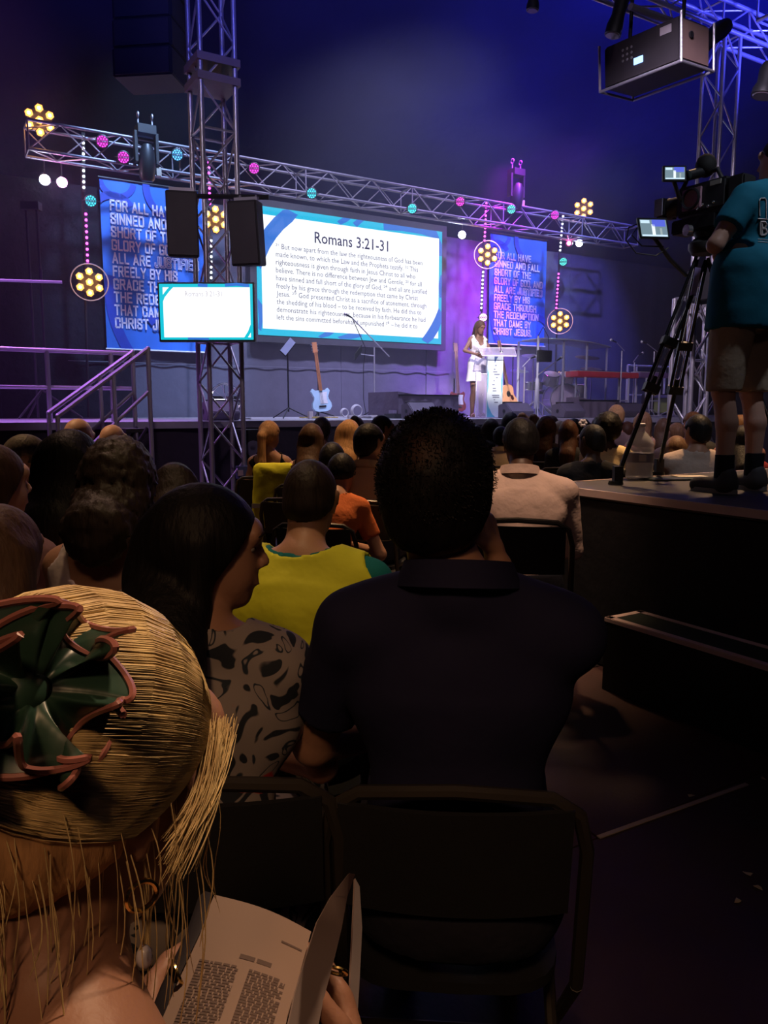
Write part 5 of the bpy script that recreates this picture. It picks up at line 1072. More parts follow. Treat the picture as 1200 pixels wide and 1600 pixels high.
# video tripod
apex = P(1100, 392, 4.72); f1 = PZ(962, 757, PT); f2 = PZ(1028, 742, PT); f3 = PZ(1195, 735, PT) ; f3 = V((apex.x + .62, apex.y + .02, PT))
f1.z = f2.z = f3.z = PT + .02
t = thing('video_tripod', 'black video tripod with double tube legs on the platform', 'tripod', V((apex.x, apex.y, PT)))
M_tri = mat('satin black tube', (.02, .02, .022), .25, .4); M_sil = mat('silver tube', (.6, .58, .62), .25, .9)
for f in (f1, f2, f3):
    d = (f - apex); Ld = d.length; dn = d.normalized(); sd = dn.cross(V((0, 1, 0))).normalized()
    if f is f3: sd = V((.3, 1, 0)).normalized()
    a0 = apex + dn * .05
    for sg in (-1, 1):
        rod('upper_tube', a0 + sd * sg * (.03), apex + dn * Ld * .62 + sd * sg * .032, .010, M_tri, t); rod('slider_tube', apex + dn * Ld * .15 + sd * sg * .014, apex + dn * Ld * .60 + sd * sg * .016, .004, M_sil, t)
    for fr in (.40, .60): MB().box(apex + dn * Ld * fr, (.09, .05, .05), sd, None, -dn).build('leg_clamp', M_blkp, t)
    rod('lower_tube', apex + dn * Ld * .55, apex + dn * (Ld - .05), .014, M_tri, t); MB().box(f + ZV * .01 - dn * .03, (.05, .05, .10)).build('foot', M_blkp, t); MB().lathe(V((f.x, f.y, PT + .001)), [(.045, 0), (.04, .02)], 12).build('foot_pad', M_rub, t)
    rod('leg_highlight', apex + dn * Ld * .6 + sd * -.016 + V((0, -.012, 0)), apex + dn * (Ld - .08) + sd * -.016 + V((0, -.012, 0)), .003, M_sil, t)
MB().lathe(apex - ZV * .02, [(.07, 0), (.09, .03), (.09, .06), (.06, .09)], 18).build('crown', M_blkp, t)
MB().lathe(apex + ZV * .06, [(.05, 0), (.065, .04), (.05, .09)], 18).build('fluid_head', M_blkp, t); MB().lathe(apex + ZV * .11 - V((.10, .03, 0)), [(.03, 0), (.032, .03)], 14, (-1, -.3, 0)).build('drag_knob', M_sil, t)
rod('pan_handle', apex + ZV * .10, apex + V((.16, -.50, -.12)), .012, M_blk, t)
# camera body
cb_ = P(1100, 312, 4.72); t = thing('video_camera', 'black broadcast video camera on the tripod', 'camera', cb_); dx = (V((-.62, 1, 0))).normalized(); rx = dx.cross(ZV)
MB().box(cb_ + dx * -.02, (.13, .34, .17), rx, dx, ZV).build('body', M_blkp, t, bevel=.015)
MB().box(cb_ - ZV * .14 + dx * .02, (.14, .30, .08), rx, dx, ZV).build('mount_plate', M_blk, t, bevel=.008)
MB().path([cb_ + dx * .13, cb_ + dx * .18, cb_ + dx * .22, cb_ + dx * .235], [.05, .056, .056, .06], 20).build('lens', M_blkp, t); MB().box(cb_ + dx * .26, (.15, .06, .11), rx, dx, ZV).build('lens_hood', M_blkp, t, bevel=.01)
MB().box(cb_ + dx * .26 - rx * .078, (.01, .055, .10), rx, dx, ZV).build('hood_side', mat('pale hood side', (.35, .33, .45), .4), t)
MB().box(cb_ - rx * .072 + dx * .03, (.014, .13, .12), rx, dx, ZV).build('side_panel', mat('pink grey panel', (.42, .25, .32), .4), t, bevel=.004); MB().ring(cb_ - rx * .082 + dx * .03, .055, .008, rx, 20, 6).build('panel_ring', M_blk, t)
MB().path([cb_ + dx * -.12 + ZV * .08, cb_ + dx * -.08 + ZV * .15, cb_ + dx * .12 + ZV * .15, cb_ + dx * .16 + ZV * .08], .014, 10).build('handle', M_blk, t)
MB().ball(cb_ + ZV * .19 - dx * .0 + rx * .0, .06, 12, 10, (1, 1, 1.1)).build('viewfinder_cup', M_rub, t); MB().path([cb_ + ZV * .16, cb_ + ZV * .15 - V((.12, .05, .03))], .03, 10).build('viewfinder_arm', M_blk, t)
MB().box(cb_ - dx * .24, (.12, .10, .15), rx, dx, ZV).build('battery', M_blkp, t, bevel=.01)
for i in range(5): MB().ball(cb_ - rx * .075 + dx * (-.12 + .035 * i) - ZV * (.05 + .015 * (i % 2)), .009, 8, 6).build('knob', M_chrome, t)
MB().box(cb_ - rx * .066 - dx * .12 + ZV * .06, (.006, .07, .025), rx, dx, ZV).build('plate', mat('grey badge', (.35, .35, .3), .4), t)
def monitor(A_, B_, D_, label, arm_to, m_on):
    A_, B_, D_ = V(A_), V(B_), V(D_); X = (B_ - A_); w = X.length; X.normalize(); Y_ = (D_ - A_); h_ = Y_.length; Y_.normalize(); n = X.cross(Y_); n = n if n.y < 0 else -n; c = (A_ + B_) / 2 + Y_ * h_ / 2
    t = thing('monitor', label, 'monitor', c); MB().box(c - n * .012, (w + .022, .024, h_ + .022), X, n, -Y_).build('casing', M_blk, t, bevel=.003); MB().box(c + n * .001, (w, .003, h_), X, n, -Y_).build('screen', em('monitor base', (.20, .30, .36), .9), t)
    def pt(x, y): return c + X * (w * (x - .5)) + Y_ * (h_ * (y - .5)) + n * .004
    def quad(x0, x1, y0, y1, m, nm): MB().box(pt((x0 + x1) / 2, (y0 + y1) / 2), (w * (x1 - x0), .001, h_ * (y1 - y0)), X, n, -Y_).build(nm, m, t)
    quad(.45, .95, .0, .4, em('monitor blue', (.10, .14, .75), 1), 'image_banner'); quad(.02, .36, .04, .22, em('monitor pale', (.6, .8, .95), 1.1), 'image_screen'); quad(.42, .54, .28, .95, em('monitor figure', (.85, .95, 1), 1.1), 'image_figure'); quad(.02, .98, .9, 1, em('monitor pale', (.6, .8, .95), 1.1), 'image_floor'); quad(.72, .8, .5, .9, em('monitor grey', (.4, .5, .5), .9), 'image_guitar')
    MB().path([c + Y_ * h_ / 2 - n * .02, (c + V(arm_to)) / 2 + V((0, 0, -.04)), V(arm_to)], .012, 8).build('arm', M_blk, t); return t
monitor(P(1039, 261.5, 4.67), P(1070, 261.5, 4.67), P(1039, 280, 4.67), 'small flip out monitor beside the video camera', cb_ - rx * .07 + dx * .1, None)
t = monitor(P(999, 343, 4.5), P(1040, 344, 4.5), P(1003, 369, 4.5), 'larger field monitor on an arm left of the tripod', apex + V((-.1, 0, -.14)), None)
q = P(996, 350, 4.53); MB().path([q, q + V((-.05, 0, -.02)), q + V((-.06, 0, -.09)), q + V((0, 0, -.16)), q + V((.12, .02, -.17)), q + V((.2, .05, -.12))], .004, 6).build('cable', M_blk, t); MB().path([q - V((0, 0, .02)), q + V((-.03, 0, -.06)), q + V((.03, 0, -.12)), q + V((.16, .02, -.12))], .004, 6).build('cable', M_blk, t)
# plexi phone holder strip on the tripod (its violet light is put into the colour) and black speaker behind
q = P(1087, 440, 4.67); t = thing('clear_tag', 'pale violet lit plexi strip hanging between the tripod legs', 'card', q); MB().box(q, (.035, .004, .16), (1, 0, -.12), None, (.12, 0, 1)).build('card', mat('violet lit plexi strip', (.45, .38, .85), .4), t)
q = P(1104, 447, 8.6); t = thing('hung_speaker', 'black box speaker fixed near the top of the shorter tower', 'loudspeaker', q); MB().box(q, (.30, .3, .34), ax=U).build('cabinet', M_cab, t, bevel=.01); MB().box(q + N * .152, (.26, .008, .3), ax=U).build('grille', MATS['dark speaker grille'], t); rod('bracket', q + ZV * .15, q + ZV * .25 + V((.1, .5, 0)), .015, M_steel, t)
# bottle
bt = PZ(998, 748, PT); bt.z = PT + .002; t = thing('water_bottle', 'large clear plastic water bottle between the tripod legs', 'bottle', bt)
pr = [(.07, 0), (.082, .01), (.084, .03), (.080, .045), (.084, .06), (.084, .10), (.082, .105), (.082, .165), (.085, .17), (.085, .19), (.080, .20), (.084, .21), (.082, .225), (.065, .255), (.04, .285), (.026, .30), (.024, .325), (.024, .33)]
M_pet = mat('clear plastic', (.8, .82, .98), .08, alpha=.5, spec=.8); MB().lathe(bt, pr, 28).build('body', M_pet, t)
MB().lathe(bt + ZV * .004, [(.066, 0), (.078, .01), (.079, .09), (.078, .092)], 28).build('water', mat('water', (.6, .6, .7), .03, alpha=.35, spec=1), t)
MB().lathe(bt + ZV * .105, [(.0845, 0), (.0845, .058)], 28).build('label_band', mat('grey blue label', (.28, .28, .36), .5), t); MB().lathe(bt + ZV * .325, [(.028, 0), (.028, .02), (.02, .024)], 18).build('cap', mat('pale cap', (.6, .6, .7), .5), t)
MB().box(bt + V((-.01, -.086, .134)), (.045, .003, .04)).build('label_patch', mat('white label patch', (.6, .55, .55), .5), t)
q = PZ(1045, 750, PT); tag(MB().box(V((q.x, q.y, PT + .006)), (.30, .16, .010), (1, .2, 0)).build('tablet', mat('dark green grey tablet', (.04, .06, .055), .3), bevel=.004), 'thin dark tablet lying on the platform by the bottle', 'tablet')
q = PZ(1078, 745, PT); tag(MB().box(V((q.x, q.y, PT + .004)), (.2, .1, .004), (1, .1, 0)).build('paper_sheet', mat('cream paper', (.7, .6, .45), .8)), 'cream paper sheet on the platform beside the tablet', 'paper')
q = PZ(1000, 765, PT); tag(MB().box(V((q.x + .1, q.y, PT + .003)), (.55, .3, .005), (1, .45, 0)).build('floor_mat', mat('black spreader mat', (.02, .02, .022), .5)), 'flat black board under the water bottle', 'board') if 0 else None
# ================================================================== PEOPLE
FZ = -rad(12)      # seats are turned a little towards the stage
def chin_pose(side):
    def f(x, S, hc):
        if x == side: return (hc + V((x * .10, .06, -.13)), (x * .8, -.2, -.9))
        return ((x * .12, S.y + .30, .64), (x * .8, -.5, -.5))
    return f
def held(x, S, hc): return ((x * .09, S.y + .30, .74), (x * .9, -.3, -.5))
M_navy = cloth('navy polo cotton', (.018, .018, .05), .008, .8)
# man in navy polo, straight ahead
def navy_hands(x, w, fd): return ((V((-x * .25, .25, 1))).normalized(), V((-x, .3, .1)), V((0, -1, .2)), .9) if x == 1 else (fd, V((0, .2, -1)), V((-x, 0, 0)), .3)
r, i_ = person('man in a navy polo shirt with thinning dark hair, seated straight ahead', top=(684, 657, 1.30), rz=rad(-6), skin='tan', hair='short', hcol='black', shirt=('polo', M_navy), bottom=('trousers', (.02, .02, .03)), vox=.007, pose=chin_pose(1), pitch=-.10, yaw=rad(-6), wide=.98, rough=.0025, lean=.0, headoff=(-.035, 0), hth=.006, balding=False, chair=False, hands=navy_hands, group=None, hairmat=None)
NV = (r, i_)
def thinning(base, c, rad_, skin):
    m = base.copy(); m.name = 'thinning black hair'; nt = m.node_tree; b = nt.nodes['Principled BSDF']; L = nt.links.new; src = b.inputs['Base Color'].links[0].from_socket
    tc = nt.nodes.new('ShaderNodeTexCoord'); v = nt.nodes.new('ShaderNodeVectorMath'); v.operation = 'DISTANCE'; v.inputs[1].default_value = tuple(c); L(tc.outputs['Object'], v.inputs[0])
    n = nt.nodes.new('ShaderNodeTexNoise'); n.inputs['Scale'].default_value = 45; L(tc.outputs['Object'], n.inputs[0]); ma = nt.nodes.new('ShaderNodeMath'); ma.operation = 'MULTIPLY_ADD'; ma.inputs[1].default_value = .05; L(n.outputs[0], ma.inputs[0]); L(v.outputs['Value'], ma.inputs[2])
    r_ = nt.nodes.new('ShaderNodeMapRange'); r_.inputs['From Min'].default_value = rad_ * .5 + .02; r_.inputs['From Max'].default_value = rad_ + .03; r_.inputs['To Min'].default_value = .55; r_.inputs['To Max'].default_value = 0; L(ma.outputs[0], r_.inputs[0])
    mx = nt.nodes.new('ShaderNodeMix'); mx.data_type = 'RGBA'; L(r_.outputs[0], mx.inputs[0]); L(src, mx.inputs[6]); mx.inputs[7].default_value = skin + (1,); L(mx.outputs[2], b.inputs['Base Color']); return m
for c_ in r.children:
    if c_.name.startswith('hair'): c_.data.materials[0] = thinning(HR['black'], i_['h'](-.005, -.095, .075), .032, (.10, .05, .035))
make_chair('black folding chair of the man in the navy polo shirt', (P(716, 900, 1.3).x, 1.37, 0), rad(-4), .95)
def fuzz(info, n, ln, name, m, root, seed, th_=.014):
    rng = random.Random(seed); h2 = info['h']; vs = []; fs = []; c0 = V((0, -.012, .018)); R0 = V((.074 + th_, .096 + th_, .098 + th_ * .9))
    for k in range(n):
        u_ = V((rng.gauss(0, 1), rng.gauss(-.3, 1), rng.gauss(.4, 1))).normalized()
        if u_.dot(V((0, .66, -.75))) > .05: continue
        p = c0 + V((u_.x * R0.x, u_.y * R0.y, u_.z * R0.z)); t_ = V((rng.gauss(0, 1), rng.gauss(0, 1), rng.gauss(0, 1))).normalized(); a = p; d = (u_ * .5 + t_ * .9).normalized(); w = d.orthogonal().normalized() * .0006; k0 = len(vs)
        for i in range(4): vs += [h2(*(a - w)) * info['s'], h2(*(a + w)) * info['s']]; a = a + d * ln / 3; d = (d + t_.cross(u_) * .5).normalized()
        fs += [(k0 + 2 * i, k0 + 2 * i + 1, k0 + 2 * i + 3, k0 + 2 * i + 2) for i in range(3)]
    me = bpy.data.meshes.new(name); me.from_pydata([tuple(v) for v in vs], [], fs); tag(link(name, me, root, m), kind='stuff')
fuzz(NV[1], 7000, .0065, 'hair_tips', HR['black'], NV[0], 5, .017)
# woman with long black hair in the floral dress
def floral():
    m = bpy.data.materials.new('white floral cotton'); m.use_nodes = True; nt = m.node_tree; b = nt.nodes['Principled BSDF']; b.inputs['Roughness'].default_value = .85; L = nt.links.new
    tc = nt.nodes.new('ShaderNodeTexCoord'); n1 = nt.nodes.new('ShaderNodeTexNoise'); n1.inputs['Scale'].default_value = 13; n1.inputs['Detail'].default_value = 1.2; n1.inputs['Distortion'].default_value = 1.4; L(tc.outputs['Object'], n1.inputs[0])
    r1 = nt.nodes.new('ShaderNodeValToRGB'); e = r1.color_ramp.elements; e[0].position = .40; e[0].color = (.015, .02, .03, 1); e[1].position = .42; e[1].color = (.32, .27, .25, 1); r1.color_ramp.interpolation = 'LINEAR'
    for p, c in ((.585, (.32, .27, .25, 1)), (.595, (.02, .03, .045, 1)), (.625, (.02, .03, .045, 1)), (.635, (.32, .27, .25, 1))): q = r1.color_ramp.elements.new(p); q.color = c
    L(n1.outputs[0], r1.inputs[0]); v = nt.nodes.new('ShaderNodeTexNoise'); v.inputs['Scale'].default_value = 11; v.inputs['Detail'].default_value = 0.6; mp = nt.nodes.new('ShaderNodeMapping'); mp.inputs['Location'].default_value = (3.1, 1.7, 5.2); L(tc.outputs['Object'], mp.inputs[0]); L(mp.outputs[0], v.inputs[0])
    r2 = nt.nodes.new('ShaderNodeValToRGB'); r2.color_ramp.elements[0].position = .655; r2.color_ramp.elements[1].position = .67; L(v.outputs[0], r2.inputs[0])
    mx = nt.nodes.new('ShaderNodeMix'); mx.data_type = 'RGBA'; L(r2.outputs[0], mx.inputs[0]); L(r1.outputs[0], mx.inputs[6]); mx.inputs[7].default_value = (.5, .03, .03, 1); L(mx.outputs[2], b.inputs['Base Color']); return m
M_flor = floral()
r, FW = person('woman with long black hair in a white floral dress, face turned right in profile', top=(322, 768, 1.42), rz=rad(4), skin='tan', hair='long', hcol='black', shirt=('puff', M_flor), bottom=None, vox=.007, female=True, yaw=rad(-80), pitch=.02, lean=.10, s=1.0, hl=.36, hw=.86, hback=.03, wide=.95, group=None, face=True, chair=False, rough=0)
make_chair('black folding chair of the woman in the floral dress', (FW['loc'].x + .03, FW['loc'].y + .03, 0), rad(2), .97)
def skirtmesh(info, root, m, s):
    F = Field((-.34, -.3, .2), (.34, .6, .75), .012)
    for x in (-1, 1): F.add(cap((x * .09, 0, .52), (x * .12, .43, .50), .12, .10), .05); F.add(cap((x * .12, .44, .46), (x * .13, .45, .24), .09, .11), .05)
    F.add(cap((-.08, -.02, .54), (.08, -.02, .54), .15, None, ((0, 1, 0), .9)), .05); F.plane((0, 0, .22), (0, 0, -1)); F.plane((0, 0, .449), (0, 0, -1), (-.4, -.3, .1), (.4, .28, .6)); F.ripple(.006, 22, 3)
    o = link('skirt', F.mesh('skirt'), root, m); o.scale = (s,) * 3
skirtmesh(FW, r, M_flor, FW['s'])
# man in hi vis vest
M_teal = cloth('teal tee cotton', (.01, .14, .15), .01); M_hv = mat('yellow green hi vis cloth', (.62, .62, .02), .8, bump=.014, bs=6, var=.08)
person('man with shaved head in a yellow hi-vis vest over a teal tee', top=(486, 722, 2.22), rz=rad(-8), skin='tan', hair='buzz', hcol='dark', shirt=('tee', M_teal), vox=.009, pitch=.28, wide=1.12, over=M_hv, s=1.0, lean=.28, pose='lap', group=None)
# curly haired woman in white tank
person('woman with long curly dark hair in a white scoop back tank top', top=(186, 697, 2.25), rz=rad(0), skin='tan', hair='curly', hcol='dark', shirt=('tank', (.58, .48, .48)), vox=.010, female=True, pitch=.12, hl=.10, hw=1.0, lean=.18, group=None, neckcut=.03)
person('woman with very long dark hair half up, left of the curly haired woman', top=(112, 677, 2.85), rz=rad(-10), skin='brown', hair='long', hcol='black', shirt=('tee', (.02, .02, .025)), vox=.010, female=True, yaw=rad(-15), hl=.42, hw=1.1, group=None)
person('woman with straight light brown hair cut off by the left edge', top=(-4, 798, 1.62), rz=rad(-5), skin='fair', hair='long', hcol='mouse', shirt=('tee', (.25, .15, .16)), vox=.008, female=True, hl=.46, hw=1.15, yaw=rad(-10), lean=.12, group=None)
person('person in a mauve jumper with dark straight hair at the far left edge', top=(-14, 700, 2.35), rz=rad(-10), skin='fair', hair='long', hcol='brown', shirt=('long', (.2, .11, .12)), vox=.011, female=True, hl=.34, group=None, yaw=rad(-30))
person('person in a cream top bent far forward between two long haired women', loc=(P(66, 850, 2.55).x, 2.2, 0), rz=rad(-5), skin='fair', hair='short', hcol='dark', shirt=('long', (.8, .58, .28)), lean=.95, pitch=.5, vox=.012, group=None)
M_tee = cloth('white printed tee', (.72, .62, .5), .012)
r, MT = person('man in a white tee with a red back print, bent and looking right', top=(44, 683, 4.1), rz=rad(-28), skin='fair', hair='short', hcol='grey', shirt=('tee', M_tee), vox=.011, pitch=.55, yaw=rad(-45), lean=.6, s=1.08, face=True, wide=1.1, group=None); MT_ = r
G1 = 'people seated in the audience'
person('dark haired child-size person with a bare orange lit shoulder right of the curly hair', top=(272, 730, 3.1), rz=rad(15), skin='tan', hair='bob', hcol='dark', shirt=('tank', (.03, .03, .03)), vox=.012, female=True, pitch=.35, group=None)
# audience: label, px, top py, distance, hair, hair colour, shirt kind, shirt colour, skin, female, extra
CR = [
 ('bald man lit orange behind the woman with very long dark hair', 124, 655, 4.8, 'bald', None, 'tee', (.1, .08, .08), 'fair', 0, dict(pitch=.2)),
 ('bald man in a cream checked shirt near the steps', 177, 664, 5.6, 'bald', None, 'collar', (.8, .66, .36), 'fair', 0, dict(pitch=.15, yaw=rad(-20))),
 ('woman with a blonde ponytail and bare arms in a black top, left of the aisle', 421, 659, 6.3, 'pony', 'blonde', 'tank', (.012, .012, .014), 'tan', 1, dict(hl=.36, pose='side', chair=True, yaw=rad(-15))),
 ('woman with long straight brown hair right of the blonde ponytail', 487, 664, 5.5, 'long', 'brown', 'tank', (.1, .05, .04), 'fair', 1, dict(hl=.3)),
 ('man with short dark hair in a pale shirt behind the long brown hair', 503, 653, 7.4, 'short', 'dark', 'tee', (.6, .5, .48), 'brown', 0, {}),
 ('woman with long wavy blonde hair before the centre of the stage', 546, 658, 5.6, 'long', 'blonde', 'tee', (.6, .48, .4), 'fair', 1, dict(hl=.3, hw=1.15)),
 ('person with a dark top knot beyond the wavy blonde hair', 557, 653, 8.0, 'bun', 'dark', 'tee', (.03, .03, .03), 'brown', 1, {}),
 ('man with thick dark hair in a cream and grey shirt by the big navy man', 578, 664, 4.5, 'short', 'black', 'collar', (.75, .6, .38), 'tan', 0, dict(yaw=rad(-25), pose=held, wide=1.1)),
 ('man with short dark hair looking right beyond the cream shirted man', 598, 651, 6.6, 'short', 'black', 'tee', (.05, .04, .04), 'brown', 0, dict(yaw=rad(-50))),
 ('person with black hair just behind the rounded orange back', 520, 694, 4.6, 'short', 'black', 'tee', (.03, .03, .03), 'brown', 0, dict(pitch=.3)),
 ('person with light brown hair, a sliver above the navy man on the left', 664, 652, 8.3, 'short', 'mouse', 'tee', (.2, .2, .2), 'fair', 0, {}),
 ('person with sandy hair just right of the top of the navy man', 699, 650, 8.5, 'short', 'blonde', 'tee', (.2, .2, .25), 'fair', 0, {}),
 ('person with dark hair at the foot of the bass guitar', 717, 654, 8.2, 'short', 'dark', 'tee', (.1, .1, .1), 'tan', 0, {}),
 ('person with short black hair between the navy man and the long dark hair', 742, 664, 6.6, 'short', 'black', 'tee', (.05, .05, .06), 'brown', 0, {}),
 ('woman with long dark hair in a black top below the lectern', 768, 656, 6.2, 'long', 'dark', 'long', (.012, .012, .016), 'brown', 1, dict(hl=.2, hw=1.1)),
 ('person in a black hood or cap at the foot of the floor monitor', 798, 646, 7.6, 'bob', 'black', 'tee', (.02, .02, .03), 'dark', 1, {}),
 ('man in a pinkish white collared shirt with glasses, right of the navy man', 814, 657, 3.9, 'short', 'black', 'collar', (.66, .48, .42), 'dark', 0, dict(wide=1.15, lean=.3, pitch=.3, yaw=rad(12), vox=.011)),
 ('woman with a blonde top knot before the drums', 817, 648, 8.2, 'bun', 'blonde', 'tee', (.3, .2, .2), 'fair', 1, {}),
 ('blonde person right of the blonde top knot', 834, 650, 8.4, 'bun', 'mouse', 'tee', (.4, .3, .3), 'fair', 1, {}),
 ('woman with long curly auburn hair right of the collared shirt man', 854, 654, 5.2, 'curly', 'auburn', 'tee', (.03, .02, .03), 'fair', 1, dict(hl=.24, hw=.9)),
 ('person with short brown hair in front of the bass drum', 862, 651, 7.6, 'short', 'brown', 'tee', (.2, .2, .2), 'fair', 0, {}),
 ('pale haired person in pink between the auburn and the straight dark hair', 875, 660, 6.8, 'bob', 'lblonde', 'tee', (.7, .35, .35), 'fair', 1, {}),
 ('woman with long straight dark auburn hair and glasses', 888, 658, 5.0, 'long', 'auburn', 'tee', (.03, .03, .035), 'fair', 1, dict(hl=.36, hw=.85, yaw=rad(20))),
 ('person in a black tee with tight dark hair and a pale flower clip', 925, 664, 3.95, 'buzz', 'black', 'tee', (.014, .013, .016), 'dark', 1, dict(wide=1.1, yaw=rad(40), pitch=.15, vox=.011)),
 ('person with a dark head behind the flower clip', 912, 656, 6.9, 'short', 'black', 'tee', (.05, .05, .05), 'brown', 0, {}),
 ('person with big round dark hair and a cream top right of the flower clip', 950, 650, 4.9, 'afro', 'black', 'tee', (.8, .62, .34), 'dark', 0, {}),
 ('blond person sitting tall before the second covered riser', 963, 634, 6.9, 'short', 'blonde', 'tee', (.3, .2, .2), 'fair', 0, dict(s=1.1)),
 ('person in a coral pink shirt right of the big round hair', 980, 660, 6.6, 'short', 'auburn', 'tee', (.8, .28, .22), 'fair', 0, {}),
 ('dark haired person at the foot of the second covered riser', 936, 652, 7.8, 'short', 'dark', 'tee', (.1, .1, .1), 'fair', 0, {}),
 ('dark haired person low between the floor monitors', 897, 655, 8.2, 'short', 'dark', 'tee', (.1, .1, .1), 'tan', 0, {}),
 ('woman with golden hair falling over an orange lit arm behind the bottle', 1004, 645, 6.0, 'long', 'ginger', 'tank', (.5, .25, .12), 'fair', 1, dict(hl=.3, tilt=.2)),
 ('person with brown hair between the tripod legs', 1037, 655, 6.2, 'long', 'brown', 'tee', (.2, .15, .15), 'fair', 1, dict(hl=.2)),
 ('pale haired person turned left between the tripod legs and the black haired man', 1057, 662, 5.6, 'short', 'ginger', 'tee', (.55, .4, .35), 'fair', 0, dict(yaw=rad(30))),
 ('woman with a fair bob in a beige cardigan right of the tripod legs', 1057, 684, 4.6, 'bob', 'mouse', 'long', (.55, .42, .36), 'fair', 1, dict(hw=.8)),
 ('tall person with ginger hair beyond the black haired man', 1082, 645, 5.2, 'short', 'ginger', 'tee', (.2, .2, .2), 'fair', 0, dict(yaw=rad(30))),
 ('man with black hair in a beige tee beside the cameraman left leg', 1090, 650, 3.75, 'short', 'black', 'tee', (.45, .34, .28), 'tan', 0, dict(yaw=rad(25), vox=.011, wide=1.1)),
 ('person with ginger blond hair seen between the cameraman legs', 1157, 650, 5.6, 'short', 'ginger', 'tee', (.4, .2, .2), 'fair', 0, {}),
 ('person with black hair and a dark red top between the cameraman legs', 1160, 668, 3.9, 'bob', 'black', 'tee', (.25, .03, .04), 'tan', 1, {}),
 ('dark haired person left of the stage below the wedge of the collared shirt man', 783, 668, 5.4, 'short', 'black', 'collar', (.75, .55, .36), 'dark', 0, {}),
]
CP = PZ(845, 756, PT); fixed = [(P(486, 722, 2.22).xy, .0), (P(186, 697, 2.25).xy, 0), (P(112, 677, 2.85).xy, 0), (P(272, 730, 3.1).xy, 0), (P(44, 683, 4.1).xy, 0), (V((P(512, 712, 4.3).x, 4.3)), 0)]
YS = [c[3] for c in CR]
def gp(i): p = P(CR[i][1], 690, YS[i]); return V((p.x, p.y))
for it in range(200):
    mv = False
    for i in range(len(CR)):
        a = gp(i)
        if (a - CP.xy).dot(U.xy) > -.30 and (a - CP.xy).dot(N.xy) > -.42: YS[i] += .02; mv = True
        for j in range(len(CR)):
            if j == i: continue
            if abs(gp(j).x - a.x) < .40 and abs(gp(j).y - a.y) < .58 or (gp(j) - a).length < .46: k_ = i if YS[i] > YS[j] else j; YS[k_] += .02; mv = True; a = gp(i)
        for q_, _ in fixed:
            if (q_ - a).length < .52: YS[i] += .02 if a.y > q_.y else -.02; mv = True; a = gp(i)
    if not mv: break

for i_c, y_c in enumerate(YS): YS[i_c] = min(y_c, 8.9)
for ci_, (lb, px, py, Y, hair, hc_, sk_, sc_, skn, fem, ex) in enumerate(CR):
    Y = YS[ci_]
    kw = dict(vox=.014 if Y < 5.5 else .018, rz=-rad(random.uniform(5, 22)), female=bool(fem), hair=hair, hcol=hc_ or 'dark', shirt=(sk_, sc_), skin=skn, legs=Y < 5.5, group=None, wide=random.uniform(.92, 1.0)); kw['rough'] = .0022 if hair == 'short' else 0; kw.update(ex)
    person(lb, top=(px, py, Y), **kw)
# rounded orange back of someone bent over
c = P(518, 712, 3.9); person('person in an orange top bent far forward behind the hi-vis vest man', loc=(P(512, 712, 4.3).x, 4.05, 0), rz=rad(-10), skin='tan', hair='short', hcol='black', shirt=('tee', (.85, .22, .07)), lean=.62, pitch=.4, vox=.014, group=None, s=.98, wide=.85)
# hi vis jacket hung on the ponytail woman's chair
q = P(432, 722, 6.0); t = thing('hung_hi_vis_vest', 'yellow hi-vis vest hung over the chair of the blonde ponytail woman', 'vest', (q.x, q.y, 0)); F = Field((-.2, -.1, .2), (.2, .1, .9), .012)
F.add(cap((-.12, 0, .80), (.12, 0, .80), .05, None, ((0, 1, 0), .6)), .03); F.add(cap((-.1, -.02, .75), (-.11, -.03, .42), .07, .08, ((0, 1, 0), .4)), .04); F.add(cap((.1, -.02, .75), (.11, -.03, .42), .07, .08, ((0, 1, 0), .4)), .04); F.add(cap((0, -.02, .75), (0, -.03, .42), .08, .09, ((0, 1, 0), .4)), .04); F.ripple(.008, 30)
zt_ = q.z; F.ax = F.ax; o = link('cloth', F.mesh('cloth'), t, M_hv); o.location = (0, -.06, zt_ - .85)
MB().box((0, -.115, zt_ - .85 + .52), (.36, .012, .035)).build('reflective_band', mat('silver band', (.45, .45, .45), .4), t, world=False)

# ---- cameraman
M_teal2 = cloth('teal crew tee', (.009, .12, .19), .008)
def camh(x, S, hc): return ((S.x - x * .05, S.y + .18, S.z - .20), (x * 1.0, -.15, -.75))
fz = PZ(1120, 770, PT) + V((.135, .085, 0)); r, CM = person('cameraman in a teal tee and beige shorts standing on the platform', loc=(fz.x, fz.y, PT), rz=rad(35), s=1.06, skin='fair', hair='short', hcol='dark', shirt=('tee', M_teal2), bottom=('shorts', (.42, .33, .24)), vox=.009, stand=True, pose=camh, wide=1.22, sway=.12, lean=-.06, headoff=(.08, 0), hemd=.06, group=None, shoes=mat('grey black trainer', (.05, .05, .06), .7), kneesp=.125)
ROOTM[r] = Matrix.Translation(V((fz.x, fz.y, PT))) @ Matrix.Rotation(rad(35), 4, 'Z')
